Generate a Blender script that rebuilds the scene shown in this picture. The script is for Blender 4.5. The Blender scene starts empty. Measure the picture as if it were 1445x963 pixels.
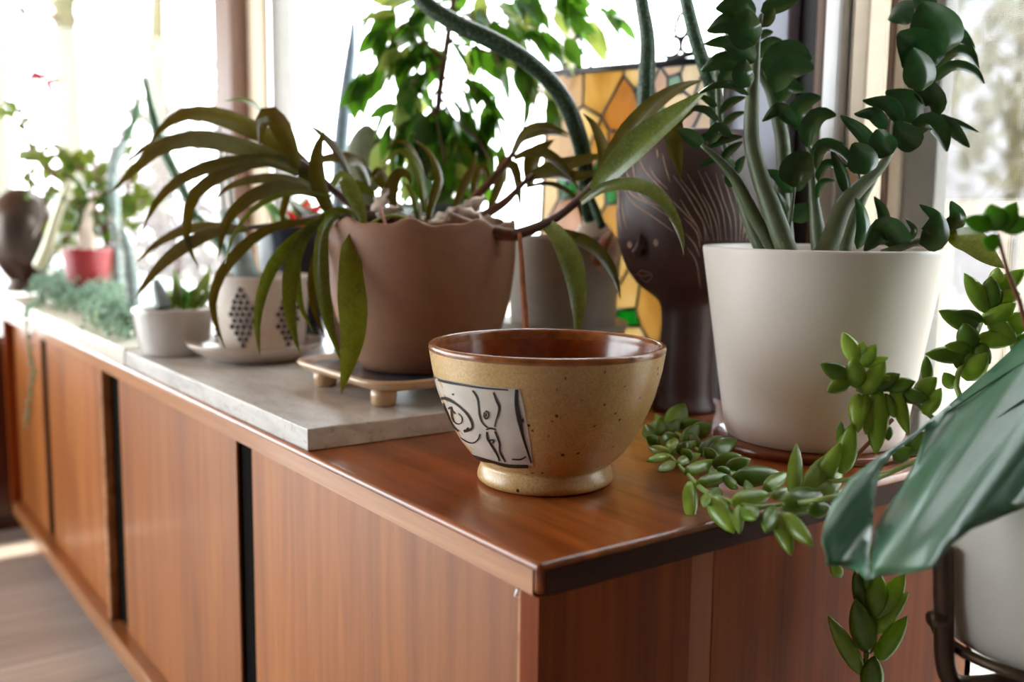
import bpy, bmesh, math, random
from mathutils import Vector, Matrix, geometry
random.seed(7)
# ------------------------------------------------------------------ camera, world, sun
T = 0.62                                   # height of the cabinet top above the floor
IW, IH, FP = 1445, 963, 1405.0
SC = bpy.context.scene
COL = SC.collection
YAW, PITCH, ROLL = [math.radians(a) for a in (54.08, 7.285, 0.671)]
FW = Vector((-math.sin(YAW)*math.cos(PITCH), math.cos(YAW)*math.cos(PITCH), -math.sin(PITCH)))
_r = Vector((math.cos(YAW), math.sin(YAW), 0)); _u = _r.cross(FW)
RT = _r*math.cos(ROLL) + _u*math.sin(ROLL); UP = _u*math.cos(ROLL) - _r*math.sin(ROLL)
CAM = Vector((0.546, -0.422, 0.25 + T))
cd = bpy.data.cameras.new('camera'); cam = bpy.data.objects.new('camera', cd); COL.objects.link(cam)
cam.matrix_world = Matrix((( RT.x, UP.x, -FW.x, CAM.x), (RT.y, UP.y, -FW.y, CAM.y), (RT.z, UP.z, -FW.z, CAM.z), (0,0,0,1)))
cd.sensor_width = 36; cd.lens = 36*FP/IW; cd.clip_start = 0.02; cd.clip_end = 300
cd.dof.use_dof = True; cd.dof.focus_distance = 0.93; cd.dof.aperture_fstop = 3.2
SC.camera = cam
wd = bpy.data.worlds.new('sky'); SC.world = wd; wd.use_nodes = True
bg = wd.node_tree.nodes['Background']; bg.inputs[0].default_value = (0.90, 0.96, 1.0, 1); bg.inputs[1].default_value = 4.6
sd = bpy.data.lights.new('sun', 'SUN'); sd.energy = 6.0; sd.angle = math.radians(0.6); sd.color = (1, 0.86, 0.66)
sun = bpy.data.objects.new('sun', sd); COL.objects.link(sun)
SUNDIR = Vector((-0.50, 0.60, -0.60)).normalized()
sun.rotation_euler = SUNDIR.to_track_quat('-Z', 'Y').to_euler()
def portal(name, loc, rot, sx, sy):
    l = bpy.data.lights.new(name, 'AREA'); l.shape = 'RECTANGLE'; l.size = sx; l.size_y = sy
    l.cycles.is_portal = True
    o = bpy.data.objects.new(name, l); COL.objects.link(o); o.location = loc; o.rotation_euler = rot
portal('window_portal', (-2.7, 0.82, 1.15), (math.radians(-90), 0, 0), 9.4, 2.2)
portal('window_portal', (-4.4, -3.25, 1.25), (math.radians(90), 0, 0), 6.0, 2.2)
portal('window_portal', (-7.45, -1.4, 1.2), (0, math.radians(-90), 0), 2.1, 3.4)
SC.view_settings.view_transform = 'Standard'; SC.view_settings.look = 'None'
SC.view_settings.exposure = 1.22; SC.view_settings.gamma = 1.0; SC.view_settings.use_curve_mapping = False
SC.cycles.max_bounces = 9; SC.cycles.transparent_max_bounces = 16; SC.cycles.diffuse_bounces = 5
SC.cycles.caustics_reflective = False; SC.cycles.caustics_refractive = False
SC.cycles.sample_clamp_indirect = 6.0

# ------------------------------------------------------------------ layout helpers
def ray(px, py): return FW + RT*((px-IW/2)/FP) - UP*((py-IH/2)/FP)
def at(px, py, d): return CAM + ray(px, py)*d
def on(px, py, ax, val):
    r = ray(px, py); return CAM + r*((val-CAM[ax])/r[ax])
def depth(p): return (Vector(p)-CAM).dot(FW)
def dz(px, py, z): return depth(on(px, py, 2, T+z))      # depth at which a ray meets the height z above the top

# ------------------------------------------------------------------ object helpers
def thing(name, label, cat, loc, group=None):
    o = bpy.data.objects.new(name, None); COL.objects.link(o); o.empty_display_size = .05
    o.location = loc; o['label'] = label; o['category'] = cat
    if group: o['group'] = group
    return o
def tag(o, label, cat, group=None):
    o['label'] = label; o['category'] = cat
    if group: o['group'] = group
    return o
def origin(o):
    p = Vector((0,0,0))
    while o is not None: p = p + o.location; o = o.parent
    return p
def mesh(name, V, F, mat, parent=None, smooth=True, loc=None):
    base = origin(parent) if parent else Vector((0,0,0))
    if loc is not None: base = base + (Vector(loc) - base)
    me = bpy.data.meshes.new(name)
    me.from_pydata([tuple(Vector(v)-base) for v in V], [], F)
    if smooth: me.polygons.foreach_set('use_smooth', [True]*len(me.polygons))
    me.update()
    if mat: me.materials.append(mat)
    o = bpy.data.objects.new(name, me); COL.objects.link(o)
    if parent is not None:
        o.parent = parent
        if loc is not None: o.location = Vector(loc) - origin(parent)
    elif loc is not None: o.location = loc
    return o
def struct(o): o['kind'] = 'structure'; return o
def box(name, lo, hi, mat, parent=None, bevel=0.0, seg=2):
    bm = bmesh.new(); bmesh.ops.create_cube(bm, size=1)
    lo, hi = Vector(lo), Vector(hi); c = (lo+hi)/2; s = hi-lo
    for v in bm.verts: v.co = Vector((v.co.x*s.x, v.co.y*s.y, v.co.z*s.z)) + c
    if bevel: bmesh.ops.bevel(bm, geom=bm.edges[:], offset=bevel, segments=seg, affect='EDGES', profile=.5)
    bm.verts.index_update()
    V = [v.co.copy() for v in bm.verts]; F = [[v.index for v in f.verts] for f in bm.faces]; bm.free()
    o = mesh(name, V, F, mat, parent, smooth=False)
    if bevel:
        o.data.polygons.foreach_set('use_smooth', [True]*len(o.data.polygons))
        m = o.modifiers.new('wn', 'WEIGHTED_NORMAL')
    return o
def spline(P, n):
    P = [Vector(p) for p in P]
    if len(P) == 2: return [P[0].lerp(P[1], i/n) for i in range(n+1)]
    Q = [P[0]*2-P[1]] + P + [P[-1]*2-P[-2]]
    out = []
    L = [0.0]
    for i in range(len(P)-1): L.append(L[-1] + max((P[i+1]-P[i]).length, 1e-6))
    for k in range(n+1):
        s = L[-1]*k/n
        i = 0
        while i < len(P)-2 and s > L[i+1]: i += 1
        t = (s-L[i])/(L[i+1]-L[i])
        a, b, c, d = Q[i], Q[i+1], Q[i+2], Q[i+3]
        out.append(.5*((2*b) + (c-a)*t + (2*a-5*b+4*c-d)*t*t + (3*b-a-3*c+d)*t**3))
    return out
def lin(R, n):
    if not hasattr(R, '__len__'): return [R]*(n+1)
    out = []
    for k in range(n+1):
        s = (len(R)-1)*k/n; i = min(int(s), len(R)-2); out.append(R[i] + (R[i+1]-R[i])*(s-i))
    return out
def tube_geo(P, R, seg=8, n=None, cap=True, ref=None, flat=1.0):
    n = n or max(4, (len(P)-1)*4)
    S = spline(P, n); R = lin(R, n); V = []; F = []
    t0 = (S[1]-S[0]).normalized()
    a = Vector(ref) if ref else (Vector((0,0,1)) if abs(t0.z) < .9 else Vector((1,0,0)))
    for i, p in enumerate(S):
        t = (S[min(i+1, n)]-S[max(i-1, 0)]).normalized()
        a = (a - t*a.dot(t)).normalized(); b = t.cross(a)
        for j in range(seg):
            w = 2*math.pi*j/seg; V.append(p + (a*math.cos(w)*flat + b*math.sin(w))*R[i])
    for i in range(n):
        for j in range(seg):
            k = (j+1) % seg; F.append([i*seg+j, i*seg+k, (i+1)*seg+k, (i+1)*seg+j])
    if cap: F.append(list(range(seg))[::-1]); F.append([n*seg+j for j in range(seg)])
    return V, F
def tube(name, P, R, mat, parent=None, seg=8, n=None, **k):
    V, F = tube_geo(P, R, seg, n, **k); return mesh(name, V, F, mat, parent)
def ptube(name, PX, R, mat, parent=None, seg=8, n=None):     # (px, py, depth) points, radii in pixels at that depth
    P = [at(*q) for q in PX]; Rr = lin(R, len(PX)-1) if hasattr(R, '__len__') and len(R) != len(PX) else R
    if hasattr(Rr, '__len__'): Rr = [r*q[2]/FP for r, q in zip(Rr, PX)]
    else: Rr = [Rr*q[2]/FP for q in PX]
    return tube(name, P, Rr, mat, parent, seg, n)
def lathe_geo(c, prof, seg=64, rim=None):
    V = []; F = []; c = Vector(c); m = len(prof)
    for i, (r, z) in enumerate(prof):
        for j in range(seg):
            w = 2*math.pi*j/seg; zz = z + (rim(i, w) if rim else 0)
            V.append(c + Vector((r*math.cos(w), r*math.sin(w), zz)))
    for i in range(m-1):
        for j in range(seg):
            k = (j+1) % seg; F.append([i*seg+j, i*seg+k, (i+1)*seg+k, (i+1)*seg+j])
    if prof[0][0] > 1e-5: F.append(list(range(seg))[::-1])
    if prof[-1][0] > 1e-5: F.append([(m-1)*seg+j for j in range(seg)])
    return V, F
def smooth_prof(P, n=6):
    S = spline([(r, z, 0) for r, z in P], (len(P)-1)*n); return [(max(v.x, 0), v.y) for v in S]
def lathe(name, c, prof, mat, parent=None, seg=64, rim=None):
    V, F = lathe_geo(c, prof, seg, rim); return mesh(name, V, F, mat, parent)
def lathe_hit(c, prof, px, py, off=0.0):
    """first point where the sight line through (px, py) meets the surface of revolution"""
    r = ray(px, py); c = Vector(c); d0 = depth(c)
    def rad(z):
        for (r0, z0), (r1, z1) in zip(prof, prof[1:]):
            if min(z0, z1) <= z <= max(z0, z1) and abs(z1-z0) > 1e-9: return r0 + (r1-r0)*(z-z0)/(z1-z0)
        return -1
    best = None; d = d0-.2
    while d < d0+.2:
        p = CAM + r*d - c; R = rad(p.z)
        h = math.hypot(p.x, p.y)
        if R > 0 and h <= R:
            q = Vector((p.x, p.y, 0)).normalized()*(R+off); return c + Vector((q.x, q.y, p.z))
        if R > 0 and (best is None or h-R < best[0]): best = (h-R, Vector((p.x, p.y, 0)).normalized()*(R+off), p.z)
        d += .0004
    return c + Vector((best[1].x, best[1].y, best[2]))
def ribbon_on(name, hit, PX, W, mat, parent, n=None):
    """a painted or scratched stroke, a thin strip lying on a surface"""
    n = n or (len(PX)-1)*4
    S = spline([(x, y, 0) for x, y in PX], n); Wd = lin(W, n); V = []; F = []
    for i, p in enumerate(S):
        t = (S[min(i+1, n)]-S[max(i-1, 0)]).normalized(); q = Vector((-t.y, t.x, 0))*Wd[i]/2
        V += [hit(p.x+q.x, p.y+q.y), hit(p.x-q.x, p.y-q.y)]
    for i in range(n): F.append([2*i, 2*i+1, 2*i+3, 2*i+2])
    return mesh(name, V, F, mat, parent)
def leaf(PX, w, mat, parent, tw=35, cup=.25, shape='strap', n=12, name='leaf', thick=.0011, wave=0.0, label=None):
    """leaf blade along a spine of (px, py, depth); w is its width in pixels"""
    S = spline([at(*q) for q in PX], n); th = math.radians(tw); V = []; F = []; m = 5
    for i, p in enumerate(S):
        s = i/n
        t = (S[min(i+1, n)]-S[max(i-1, 0)]).normalized(); v = (p-CAM).normalized()
        a = v.cross(t)
        a = a.normalized() if a.length > 1e-4 else RT.copy()
        b = a.cross(t).normalized()
        if b.dot(v) > 0: b = -b
        side = a*math.cos(th) + b*math.sin(th); nor = side.cross(t).normalized()
        if nor.dot(v) > 0: nor = -nor
        if shape == 'strap': pr = (.42+.58*min(1, s/.4)**.8)*(1-max(0, (s-.35)/.65)**2.1) + .015
        elif shape == 'spoon': pr = math.sin(math.pi*min(1, s**.72*.985+.012))**.62 if s < .97 else .12
        elif shape == 'lance': pr = math.sin(math.pi*min(1, s**.8*.98+.015))**.9
        else: pr = 1
        hw = .5*w*1.18*depth(p)/FP*pr
        for j in range(m):
            x = -1+2*j/(m-1)
            V.append(p + side*hw*x + nor*(cup*hw*(x*x) + wave*hw*math.sin(s*9)*x))
    tk = len(V)
    for i, p in enumerate(S):
        t = (S[min(i+1, n)]-S[max(i-1, 0)]).normalized()
        A, B = V[i*m], V[i*m+m-1]; nn = (B-A).cross(t); nn = nn.normalized() if nn.length > 1e-9 else UP.copy()
        for j in range(m):
            x = -1+2*j/(m-1); V.append(V[i*m+j] - nn*thick*(1-x*x)**.5)
    for i in range(n):
        for j in range(m-1):
            a0 = i*m+j
            F.append([a0, a0+1, a0+m+1, a0+m]); F.append([tk+a0+m, tk+a0+m+1, tk+a0+1, tk+a0])
    o = mesh(name, V, F, mat, parent)
    if label: o['label'] = label
    return o
def fat_geo(b, tip, r, flat=.55, seg=8, n=7, ref=None, bend=0.0):
    b, tip = Vector(b), Vector(tip); ax = tip-b; v = (b-CAM).normalized()
    side = ax.cross(v); side = side.normalized() if side.length > 1e-6 else UP.copy()
    P = [b + ax*(i/n) + side*bend*math.sin(math.pi*i/n)*ax.length for i in range(n+1)]
    r *= 1.28
    R = [r*max(.04, math.sin(math.pi*min(1, (.06+.93*(i/n))**.86))**.7) for i in range(n+1)]
    R[0] = r*.3
    return tube_geo(P, R, seg, n, True, ref=tuple(ref or v), flat=flat)
def fat(PX0, PX1, w, mat, parent, name='leaf', flat=.55, bend=0.0):
    """plump succulent leaf between two (px, py, depth) points, w pixels wide"""
    V, F = fat_geo(at(*PX0), at(*PX1), .5*w*PX0[2]/FP, flat, bend=bend); return mesh(name, V, F, mat, parent)

# ------------------------------------------------------------------ materials
def srgb(r, g, b): return tuple(((c/255)/12.92 if c/255 <= .04045 else ((c/255+.055)/1.055)**2.4) for c in (r, g, b)) + (1,)
class N:
    def __init__(s, name):
        s.m = bpy.data.materials.new(name); s.m.use_nodes = True; s.t = s.m.node_tree; s.p = s.t.nodes['Principled BSDF']; s.out = s.t.nodes['Material Output']
    def add(s, ty, **k):
        n = s.t.nodes.new(ty)
        for a, b in k.items():
            if a in n.inputs: n.inputs[a].default_value = b
            else: setattr(n, a, b)
        return n
    def link(s, a, b): s.t.links.new(a, b)
def noise(m, scale=(1,1,1), sc=5, detail=3, rough=.55, coord='Object', dist=0.0):
    tc = m.add('ShaderNodeTexCoord'); mp = m.add('ShaderNodeMapping'); mp.inputs['Scale'].default_value = scale
    m.link(tc.outputs[coord], mp.inputs[0]); nz = m.add('ShaderNodeTexNoise'); nz.inputs['Scale'].default_value = sc
    nz.inputs['Detail'].default_value = detail; nz.inputs['Roughness'].default_value = rough; nz.inputs['Distortion'].default_value = dist
    m.link(mp.outputs[0], nz.inputs['Vector']); return nz
def ramp(m, src, stops):
    r = m.add('ShaderNodeValToRGB'); e = r.color_ramp.elements
    while len(e) < len(stops): e.new(.5)
    for x, (p, c) in zip(e, stops): x.position = p; x.color = c
    m.link(src, r.inputs[0]); return r
def bump(m, src, st=.2, d=.002):
    b = m.add('ShaderNodeBump'); b.inputs['Strength'].default_value = st; b.inputs['Distance'].default_value = d
    m.link(src, b.inputs['Height']); m.link(b.outputs[0], m.p.inputs['Normal']); return b
def plain(name, c, rough=.5, metal=0.0, coat=0.0, var=.12, sc=30, bmp=0.0, spec=.5):
    m = N(name); nz = noise(m, sc=sc)
    lo = tuple(x*(1-var) for x in c[:3]) + (1,); hi = tuple(min(1, x*(1+var)) for x in c[:3]) + (1,)
    r = ramp(m, nz.outputs[0], [(.3, lo), (.7, hi)]); m.link(r.outputs[0], m.p.inputs['Base Color'])
    m.p.inputs['Roughness'].default_value = rough; m.p.inputs['Metallic'].default_value = metal
    m.p.inputs['Coat Weight'].default_value = coat; m.p.inputs['Coat Roughness'].default_value = .15
    m.p.inputs['Specular IOR Level'].default_value = spec
    if bmp: bump(m, nz.outputs[0], bmp, .001)
    return m.m
def wood(name, dark, mid, light, axis, rough=.32, coat=.35, seed=0, grain=1.0, fine=.38, s2v=150):
    m = N(name)
    s = [26*grain]*3; s['XYZ'.index(axis)] = 1.3
    nz = noise(m, tuple(s), sc=1.0, detail=6, rough=.62, dist=.6)
    s2 = [s2v*grain]*3; s2['XYZ'.index(axis)] = 5
    n2 = noise(m, tuple(s2), sc=1.0, detail=3)
    s3 = [5]*3; s3['XYZ'.index(axis)] = .8
    n3 = noise(m, tuple(s3), sc=1.0, detail=3)
    r1 = ramp(m, nz.outputs[0], [(.25, dark), (.5, mid), (.75, light)])
    mix = m.add('ShaderNodeMix', data_type='RGBA', blend_type='MULTIPLY'); mix.inputs['Factor'].default_value = fine
    r2 = ramp(m, n2.outputs[0], [(.35, (.55,.5,.45,1)), (.6, (1,1,1,1))])
    m.link(r1.outputs[0], mix.inputs['A']); m.link(r2.outputs[0], mix.inputs['B'])
    mx = m.add('ShaderNodeMix', data_type='RGBA', blend_type='MULTIPLY'); mx.inputs['Factor'].default_value = .6
    r3 = ramp(m, n3.outputs[0], [(.35, (.72,.66,.6,1)), (.65, (1.1,1.08,1.05,1))])
    m.link(mix.outputs['Result'], mx.inputs['A']); m.link(r3.outputs[0], mx.inputs['B'])
    oi = m.add('ShaderNodeObjectInfo'); mr = m.add('ShaderNodeMapRange'); m.link(oi.outputs['Random'], mr.inputs[0])
    mr.inputs[3].default_value = .88; mr.inputs[4].default_value = 1.1
    hs = m.add('ShaderNodeHueSaturation'); m.link(mr.outputs[0], hs.inputs['Value']); m.link(mx.outputs['Result'], hs.inputs['Color'])
    m.link(hs.outputs[0], m.p.inputs['Base Color'])
    m.p.inputs['Roughness'].default_value = rough; m.p.inputs['Coat Weight'].default_value = coat; m.p.inputs['Coat Roughness'].default_value = .12
    bump(m, n2.outputs[0], .08, .0006)
    return m.m
def foliage(name, top, trans, rough=.32, tmix=.35, spots=None, sc=60, coat=0.0, var=.25, tip=None):
    m = N(name); nz = noise(m, sc=sc, detail=4)
    lo = tuple(x*(1-var) for x in top[:3]) + (1,); hi = tuple(min(1, x*(1+var)) for x in top[:3]) + (1,)
    r = ramp(m, nz.outputs[0], [(.35, lo), (.65, hi)]); colr = r.outputs[0]
    if spots:
        n2 = noise(m, sc=300, detail=2); r2 = ramp(m, n2.outputs[0], [(.5, (0,0,0,1)), (.68, (1,1,1,1))])
        mix = m.add('ShaderNodeMix', data_type='RGBA'); m.link(r2.outputs[0], mix.inputs['Factor']); m.link(colr, mix.inputs['A']); mix.inputs['B'].default_value = spots
        colr = mix.outputs['Result']
    oi = m.add('ShaderNodeObjectInfo'); mr = m.add('ShaderNodeMapRange'); m.link(oi.outputs['Random'], mr.inputs[0])
    mr.inputs[3].default_value = .75; mr.inputs[4].default_value = 1.25
    hs = m.add('ShaderNodeHueSaturation'); m.link(mr.outputs[0], hs.inputs['Value']); m.link(colr, hs.inputs['Color'])
    m.link(hs.outputs[0], m.p.inputs['Base Color']); m.p.inputs['Roughness'].default_value = rough
    m.p.inputs['Coat Weight'].default_value = coat; m.p.inputs['Coat Roughness'].default_value = .2
    tr = m.add('ShaderNodeBsdfTranslucent'); tr.inputs['Color'].default_value = trans
    ms = m.add('ShaderNodeMixShader'); ms.inputs[0].default_value = tmix
    m.link(m.p.outputs[0], ms.inputs[1]); m.link(tr.outputs[0], ms.inputs[2]); m.link(ms.outputs[0], m.out.inputs[0])
    return m.m
def clearpane(name, tint=(1,1,1,1), gloss=.05, rough=0.0):
    m = N(name); m.t.nodes.remove(m.p)
    a = m.add('ShaderNodeBsdfTransparent'); a.inputs[0].default_value = tint
    g = m.add('ShaderNodeBsdfGlossy'); g.inputs['Roughness'].default_value = rough
    ms = m.add('ShaderNodeMixShader'); ms.inputs[0].default_value = gloss
    m.link(a.outputs[0], ms.inputs[1]); m.link(g.outputs[0], ms.inputs[2]); m.link(ms.outputs[0], m.out.inputs[0]); return m.m
def stained(name, c, c2):
    m = N(name); m.t.nodes.remove(m.p); nz = noise(m, (1,1,.35), sc=22, detail=3, dist=1.0)
    r = ramp(m, nz.outputs[0], [(.3, c), (.7, c2)])
    a = m.add('ShaderNodeBsdfTransparent'); b = m.add('ShaderNodeBsdfTranslucent'); g = m.add('ShaderNodeBsdfGlossy'); g.inputs['Roughness'].default_value = .15
    m.link(r.outputs[0], a.inputs[0]); m.link(r.outputs[0], b.inputs[0])
    m1 = m.add('ShaderNodeMixShader'); m1.inputs[0].default_value = .72; m.link(a.outputs[0], m1.inputs[1]); m.link(b.outputs[0], m1.inputs[2])
    m2 = m.add('ShaderNodeMixShader'); m2.inputs[0].default_value = .04; m.link(m1.outputs[0], m2.inputs[1]); m.link(g.outputs[0], m2.inputs[2])
    m.link(m2.outputs[0], m.out.inputs[0]); return m.m
def screenmat():
    m = N('insect_screen'); m.t.nodes.remove(m.p); tc = m.add('ShaderNodeTexCoord'); sep = m.add('ShaderNodeSeparateXYZ'); m.link(tc.outputs['Object'], sep.inputs[0])
    def line(o):
        a = m.add('ShaderNodeMath', operation='MULTIPLY'); a.inputs[1].default_value = 1/.0022; m.link(o, a.inputs[0])
        b = m.add('ShaderNodeMath', operation='FRACT'); m.link(a.outputs[0], b.inputs[0])
        c = m.add('ShaderNodeMath', operation='LESS_THAN'); c.inputs[1].default_value = .27; m.link(b.outputs[0], c.inputs[0]); return c.outputs[0]
    mx = m.add('ShaderNodeMath', operation='MAXIMUM'); m.link(line(sep.outputs['X']), mx.inputs[0]); m.link(line(sep.outputs['Z']), mx.inputs[1])
    a = m.add('ShaderNodeBsdfTransparent'); d = m.add('ShaderNodeBsdfDiffuse'); d.inputs[0].default_value = (.12,.115,.11,1)
    ms = m.add('ShaderNodeMixShader'); m.link(mx.outputs[0], ms.inputs[0]); m.link(a.outputs[0], ms.inputs[1]); m.link(d.outputs[0], ms.inputs[2]); m.link(ms.outputs[0], m.out.inputs[0]); return m.m
def bowlglaze():
    m = N('speckled_stoneware'); nz = noise(m, sc=14, detail=3)
    r = ramp(m, nz.outputs[0], [(.3, srgb(204,164,102)), (.7, srgb(232,200,144))])
    vo = m.add('ShaderNodeTexVoronoi'); vo.inputs['Scale'].default_value = 100; tc = m.add('ShaderNodeTexCoord'); m.link(tc.outputs['Object'], vo.inputs['Vector'])
    sp = ramp(m, vo.outputs['Distance'], [(.15, (1,1,1,1)), (.21, (0,0,0,1))]); n3 = noise(m, sc=95, detail=1); r3 = ramp(m, n3.outputs[0], [(.52, (0,0,0,1)), (.56, (1,1,1,1))])
    mu = m.add('ShaderNodeMath', operation='MULTIPLY'); m.link(sp.outputs[0], mu.inputs[0]); m.link(r3.outputs[0], mu.inputs[1])
    mix = m.add('ShaderNodeMix', data_type='RGBA'); m.link(mu.outputs[0], mix.inputs['Factor']); m.link(r.outputs[0], mix.inputs['A']); mix.inputs['B'].default_value = srgb(60,38,22)
    n4 = noise(m, sc=500, detail=2); r4 = ramp(m, n4.outputs[0], [(.4, (.82,.78,.7,1)), (.6, (1.05,1.05,1.05,1))])
    m4 = m.add('ShaderNodeMix', data_type='RGBA', blend_type='MULTIPLY'); m4.inputs['Factor'].default_value = .8; m.link(mix.outputs['Result'], m4.inputs['A']); m.link(r4.outputs[0], m4.inputs['B'])
    m.link(m4.outputs['Result'], m.p.inputs['Base Color']); m.p.inputs['Roughness'].default_value = .36; m.p.inputs['Coat Weight'].default_value = .35; m.p.inputs['Coat Roughness'].default_value = .18
    n5 = noise(m, sc=260, detail=2); bump(m, n5.outputs[0], .25, .0006); return m.m
def travertine():
    m = N('travertine'); nz = noise(m, (1,3,6), sc=9, detail=6, rough=.6, dist=.8)
    r = ramp(m, nz.outputs[0], [(.3, srgb(178,172,168)), (.55, srgb(206,203,200)), (.75, srgb(220,218,216))])
    n2 = noise(m, (1,1,1), sc=130, detail=3); r2 = ramp(m, n2.outputs[0], [(.33, (.6,.55,.5,1)), (.42, (1,1,1,1))])
    mix = m.add('ShaderNodeMix', data_type='RGBA', blend_type='MULTIPLY'); mix.inputs['Factor'].default_value = .6; m.link(r.outputs[0], mix.inputs['A']); m.link(r2.outputs[0], mix.inputs['B'])
    m.link(mix.outputs['Result'], m.p.inputs['Base Color']); m.p.inputs['Roughness'].default_value = .33; bump(m, n2.outputs[0], .15, .0008); return m.m
M = {}
M['top'] = wood('walnut_top', srgb(124,60,22), srgb(174,92,36), srgb(198,118,58), 'X', rough=.32, coat=.4, fine=.8, s2v=70)
M['edge'] = wood('walnut_edge', srgb(150,92,52), srgb(186,126,78), srgb(206,150,102), 'X')
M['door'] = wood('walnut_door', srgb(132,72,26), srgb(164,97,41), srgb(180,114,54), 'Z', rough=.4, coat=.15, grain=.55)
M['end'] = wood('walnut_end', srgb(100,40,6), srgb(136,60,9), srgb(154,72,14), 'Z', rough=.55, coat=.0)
M['end'].node_tree.nodes['Principled BSDF'].inputs['Specular IOR Level'].default_value = .2
M['endgrain'] = wood('walnut_end_grain', srgb(48,22,9), srgb(70,33,13), srgb(88,44,18), 'Y', rough=.6, coat=0)
M['endgrain'].node_tree.nodes['Principled BSDF'].inputs['Specular IOR Level'].default_value = .2
M['endlight'] = wood('walnut_sapwood', srgb(136,68,22), srgb(156,82,30), srgb(170,96,40), 'Z', rough=.5, coat=0)
M['chest'] = wood('dark_mahogany', srgb(70,28,12), srgb(104,46,20), srgb(130,62,28), 'Z', rough=.3)
M['cavity'] = plain('painted_cavity_shade', (.004,.003,.002,1), .9, spec=.05)  # near-black colour stands in for the shade inside the cabinet
M['floorwood'] = wood('grey_oak', srgb(196,192,190), srgb(218,214,212), srgb(228,226,224), 'Y', rough=.35, coat=.2)
M['panelling'] = wood('dark_panelling', srgb(44,28,18), srgb(62,40,27), srgb(74,50,34), 'Z', rough=.5, coat=0)
M['white'] = plain('white_paint', srgb(226,224,220), .6, var=.03)
M['ceil'] = wood('ceiling_boards', srgb(140,104,74), srgb(168,130,96), srgb(184,146,112), 'X', rough=.6, coat=0)
M['postbrown'] = wood('post_brown', srgb(96,66,50), srgb(122,88,70), srgb(140,104,86), 'Z', rough=.5, coat=0)
M['beige'] = plain('beige_trim', srgb(240,222,198), .5, var=.04)
M['alu'] = plain('aluminium_frame', srgb(222,222,224), .4, metal=.2, var=.03)
M['aluwhite'] = plain('pale_frame', srgb(214,224,240), .4, var=.03)
M['bluegrey'] = foliage('blue_grey_panel', srgb(176,182,204), srgb(120,128,150), rough=.4, tmix=.12, var=.03)
M['dark'] = plain('dark_gasket', srgb(26,18,18), .6)
M['grey'] = plain('grey_stop', srgb(140,136,132), .5, var=.05)
M['glass'] = clearpane('window_glass', (.97,.985,.98,1), .04)
M['screen'] = screenmat()
M['stone'] = travertine()
M['cream'] = plain('cream_marble', srgb(224,218,204), .3, var=.06, sc=12)
M['bowl'] = bowlglaze()
M['rimglaze'] = plain('iron_rim_glaze', srgb(150,88,40), .22, coat=.6, var=.35, sc=60)
M['inglaze'] = plain('iron_inner_glaze', srgb(140,68,24), .2, coat=.7, var=.35, sc=40)
M['slip'] = plain('white_slip', srgb(214,206,196), .35, coat=.3, var=.10, sc=40)
M['ink'] = plain('black_brush', srgb(34,28,28), .4, var=.3, sc=200)
M['claybrown'] = plain('brown_clay', srgb(148,106,80), .62, var=.07, sc=50, bmp=.1)
M['trayrim'] = plain('tan_tray_clay', srgb(206,172,136), .3, coat=.4, var=.12, sc=30)
M['trayin'] = plain('slate_blue_glaze', srgb(78,84,100), .2, coat=.6, var=.2, sc=25)
M['saucer'] = plain('oat_saucer', srgb(206,190,178), .28, coat=.4, var=.1, sc=30)
M['dotpot'] = plain('oat_stoneware', srgb(214,200,188), .5, var=.06, sc=120)
M['dot'] = plain('dark_bead', srgb(62,56,62), .25, coat=.4, var=.1)
M['lowbowl'] = plain('white_glaze', srgb(208,204,200), .2, coat=.7, var=.08, sc=20)
M['greypot'] = plain('grey_pot', srgb(158,152,144), .6, var=.06)
M['vase'] = plain('brown_slip_clay', srgb(62,38,36), .5, coat=.04, var=.15, sc=40)
M['scratch'] = plain('scratched_clay', srgb(176,146,128), .6, var=.2, sc=150)
M['whitepot'] = plain('white_plaster_pot', srgb(232,226,218), .42, var=.025, sc=14)
M['terrasaucer'] = wood('wood_coaster', srgb(96,42,20), srgb(132,66,34), srgb(150,84,46), 'X')
M['planter'] = plain('cream_planter', srgb(214,212,204), .36, coat=.2, var=.04, sc=16)
M['bronze'] = plain('bronze_metal', srgb(84,68,56), .38, metal=.6, var=.15)
M['soil'] = plain('soil', srgb(58,42,32), .95, var=.5, sc=140, bmp=.6)
M['husk'] = plain('dry_husk', srgb(242,230,220), .7, var=.15, sc=60)
M['stemp'] = plain('purple_stem', srgb(84,58,50), .4, var=.3, sc=30)
M['stemb'] = plain('brown_stem', srgb(112,72,48), .5, var=.3, sc=40)
M['root'] = plain('pink_root', srgb(176,124,112), .6, var=.2)
M['rust'] = plain('rust_root', srgb(158,92,56), .6, var=.25, sc=60)
M['strap'] = foliage('strap_leaf', srgb(86,88,34), srgb(176,150,26), tmix=.32, rough=.26, coat=.25)
M['strapg'] = foliage('strap_leaf_spotted', srgb(96,112,46), srgb(186,190,50), tmix=.3, rough=.25, spots=srgb(122,134,84), coat=.35)
M['strapy'] = foliage('strap_leaf_front_lit', srgb(136,146,40), srgb(190,190,40), tmix=.3, rough=.3, spots=srgb(160,168,70), coat=.2)  # brighter copy for the big hanging leaf, front light put into the colour
M['zz'] = foliage('glossy_dark_leaf', srgb(44,84,46), srgb(140,170,50), tmix=.16, rough=.2, coat=.6)
M['zzstem'] = plain('zz_stem', srgb(84,96,66), .45, var=.18, sc=60)
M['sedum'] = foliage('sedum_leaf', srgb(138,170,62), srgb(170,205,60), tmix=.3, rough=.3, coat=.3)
M['sedumd'] = foliage('sedum_leaf_deep', srgb(98,134,46), srgb(150,185,52), tmix=.25, rough=.3, coat=.3)
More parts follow.
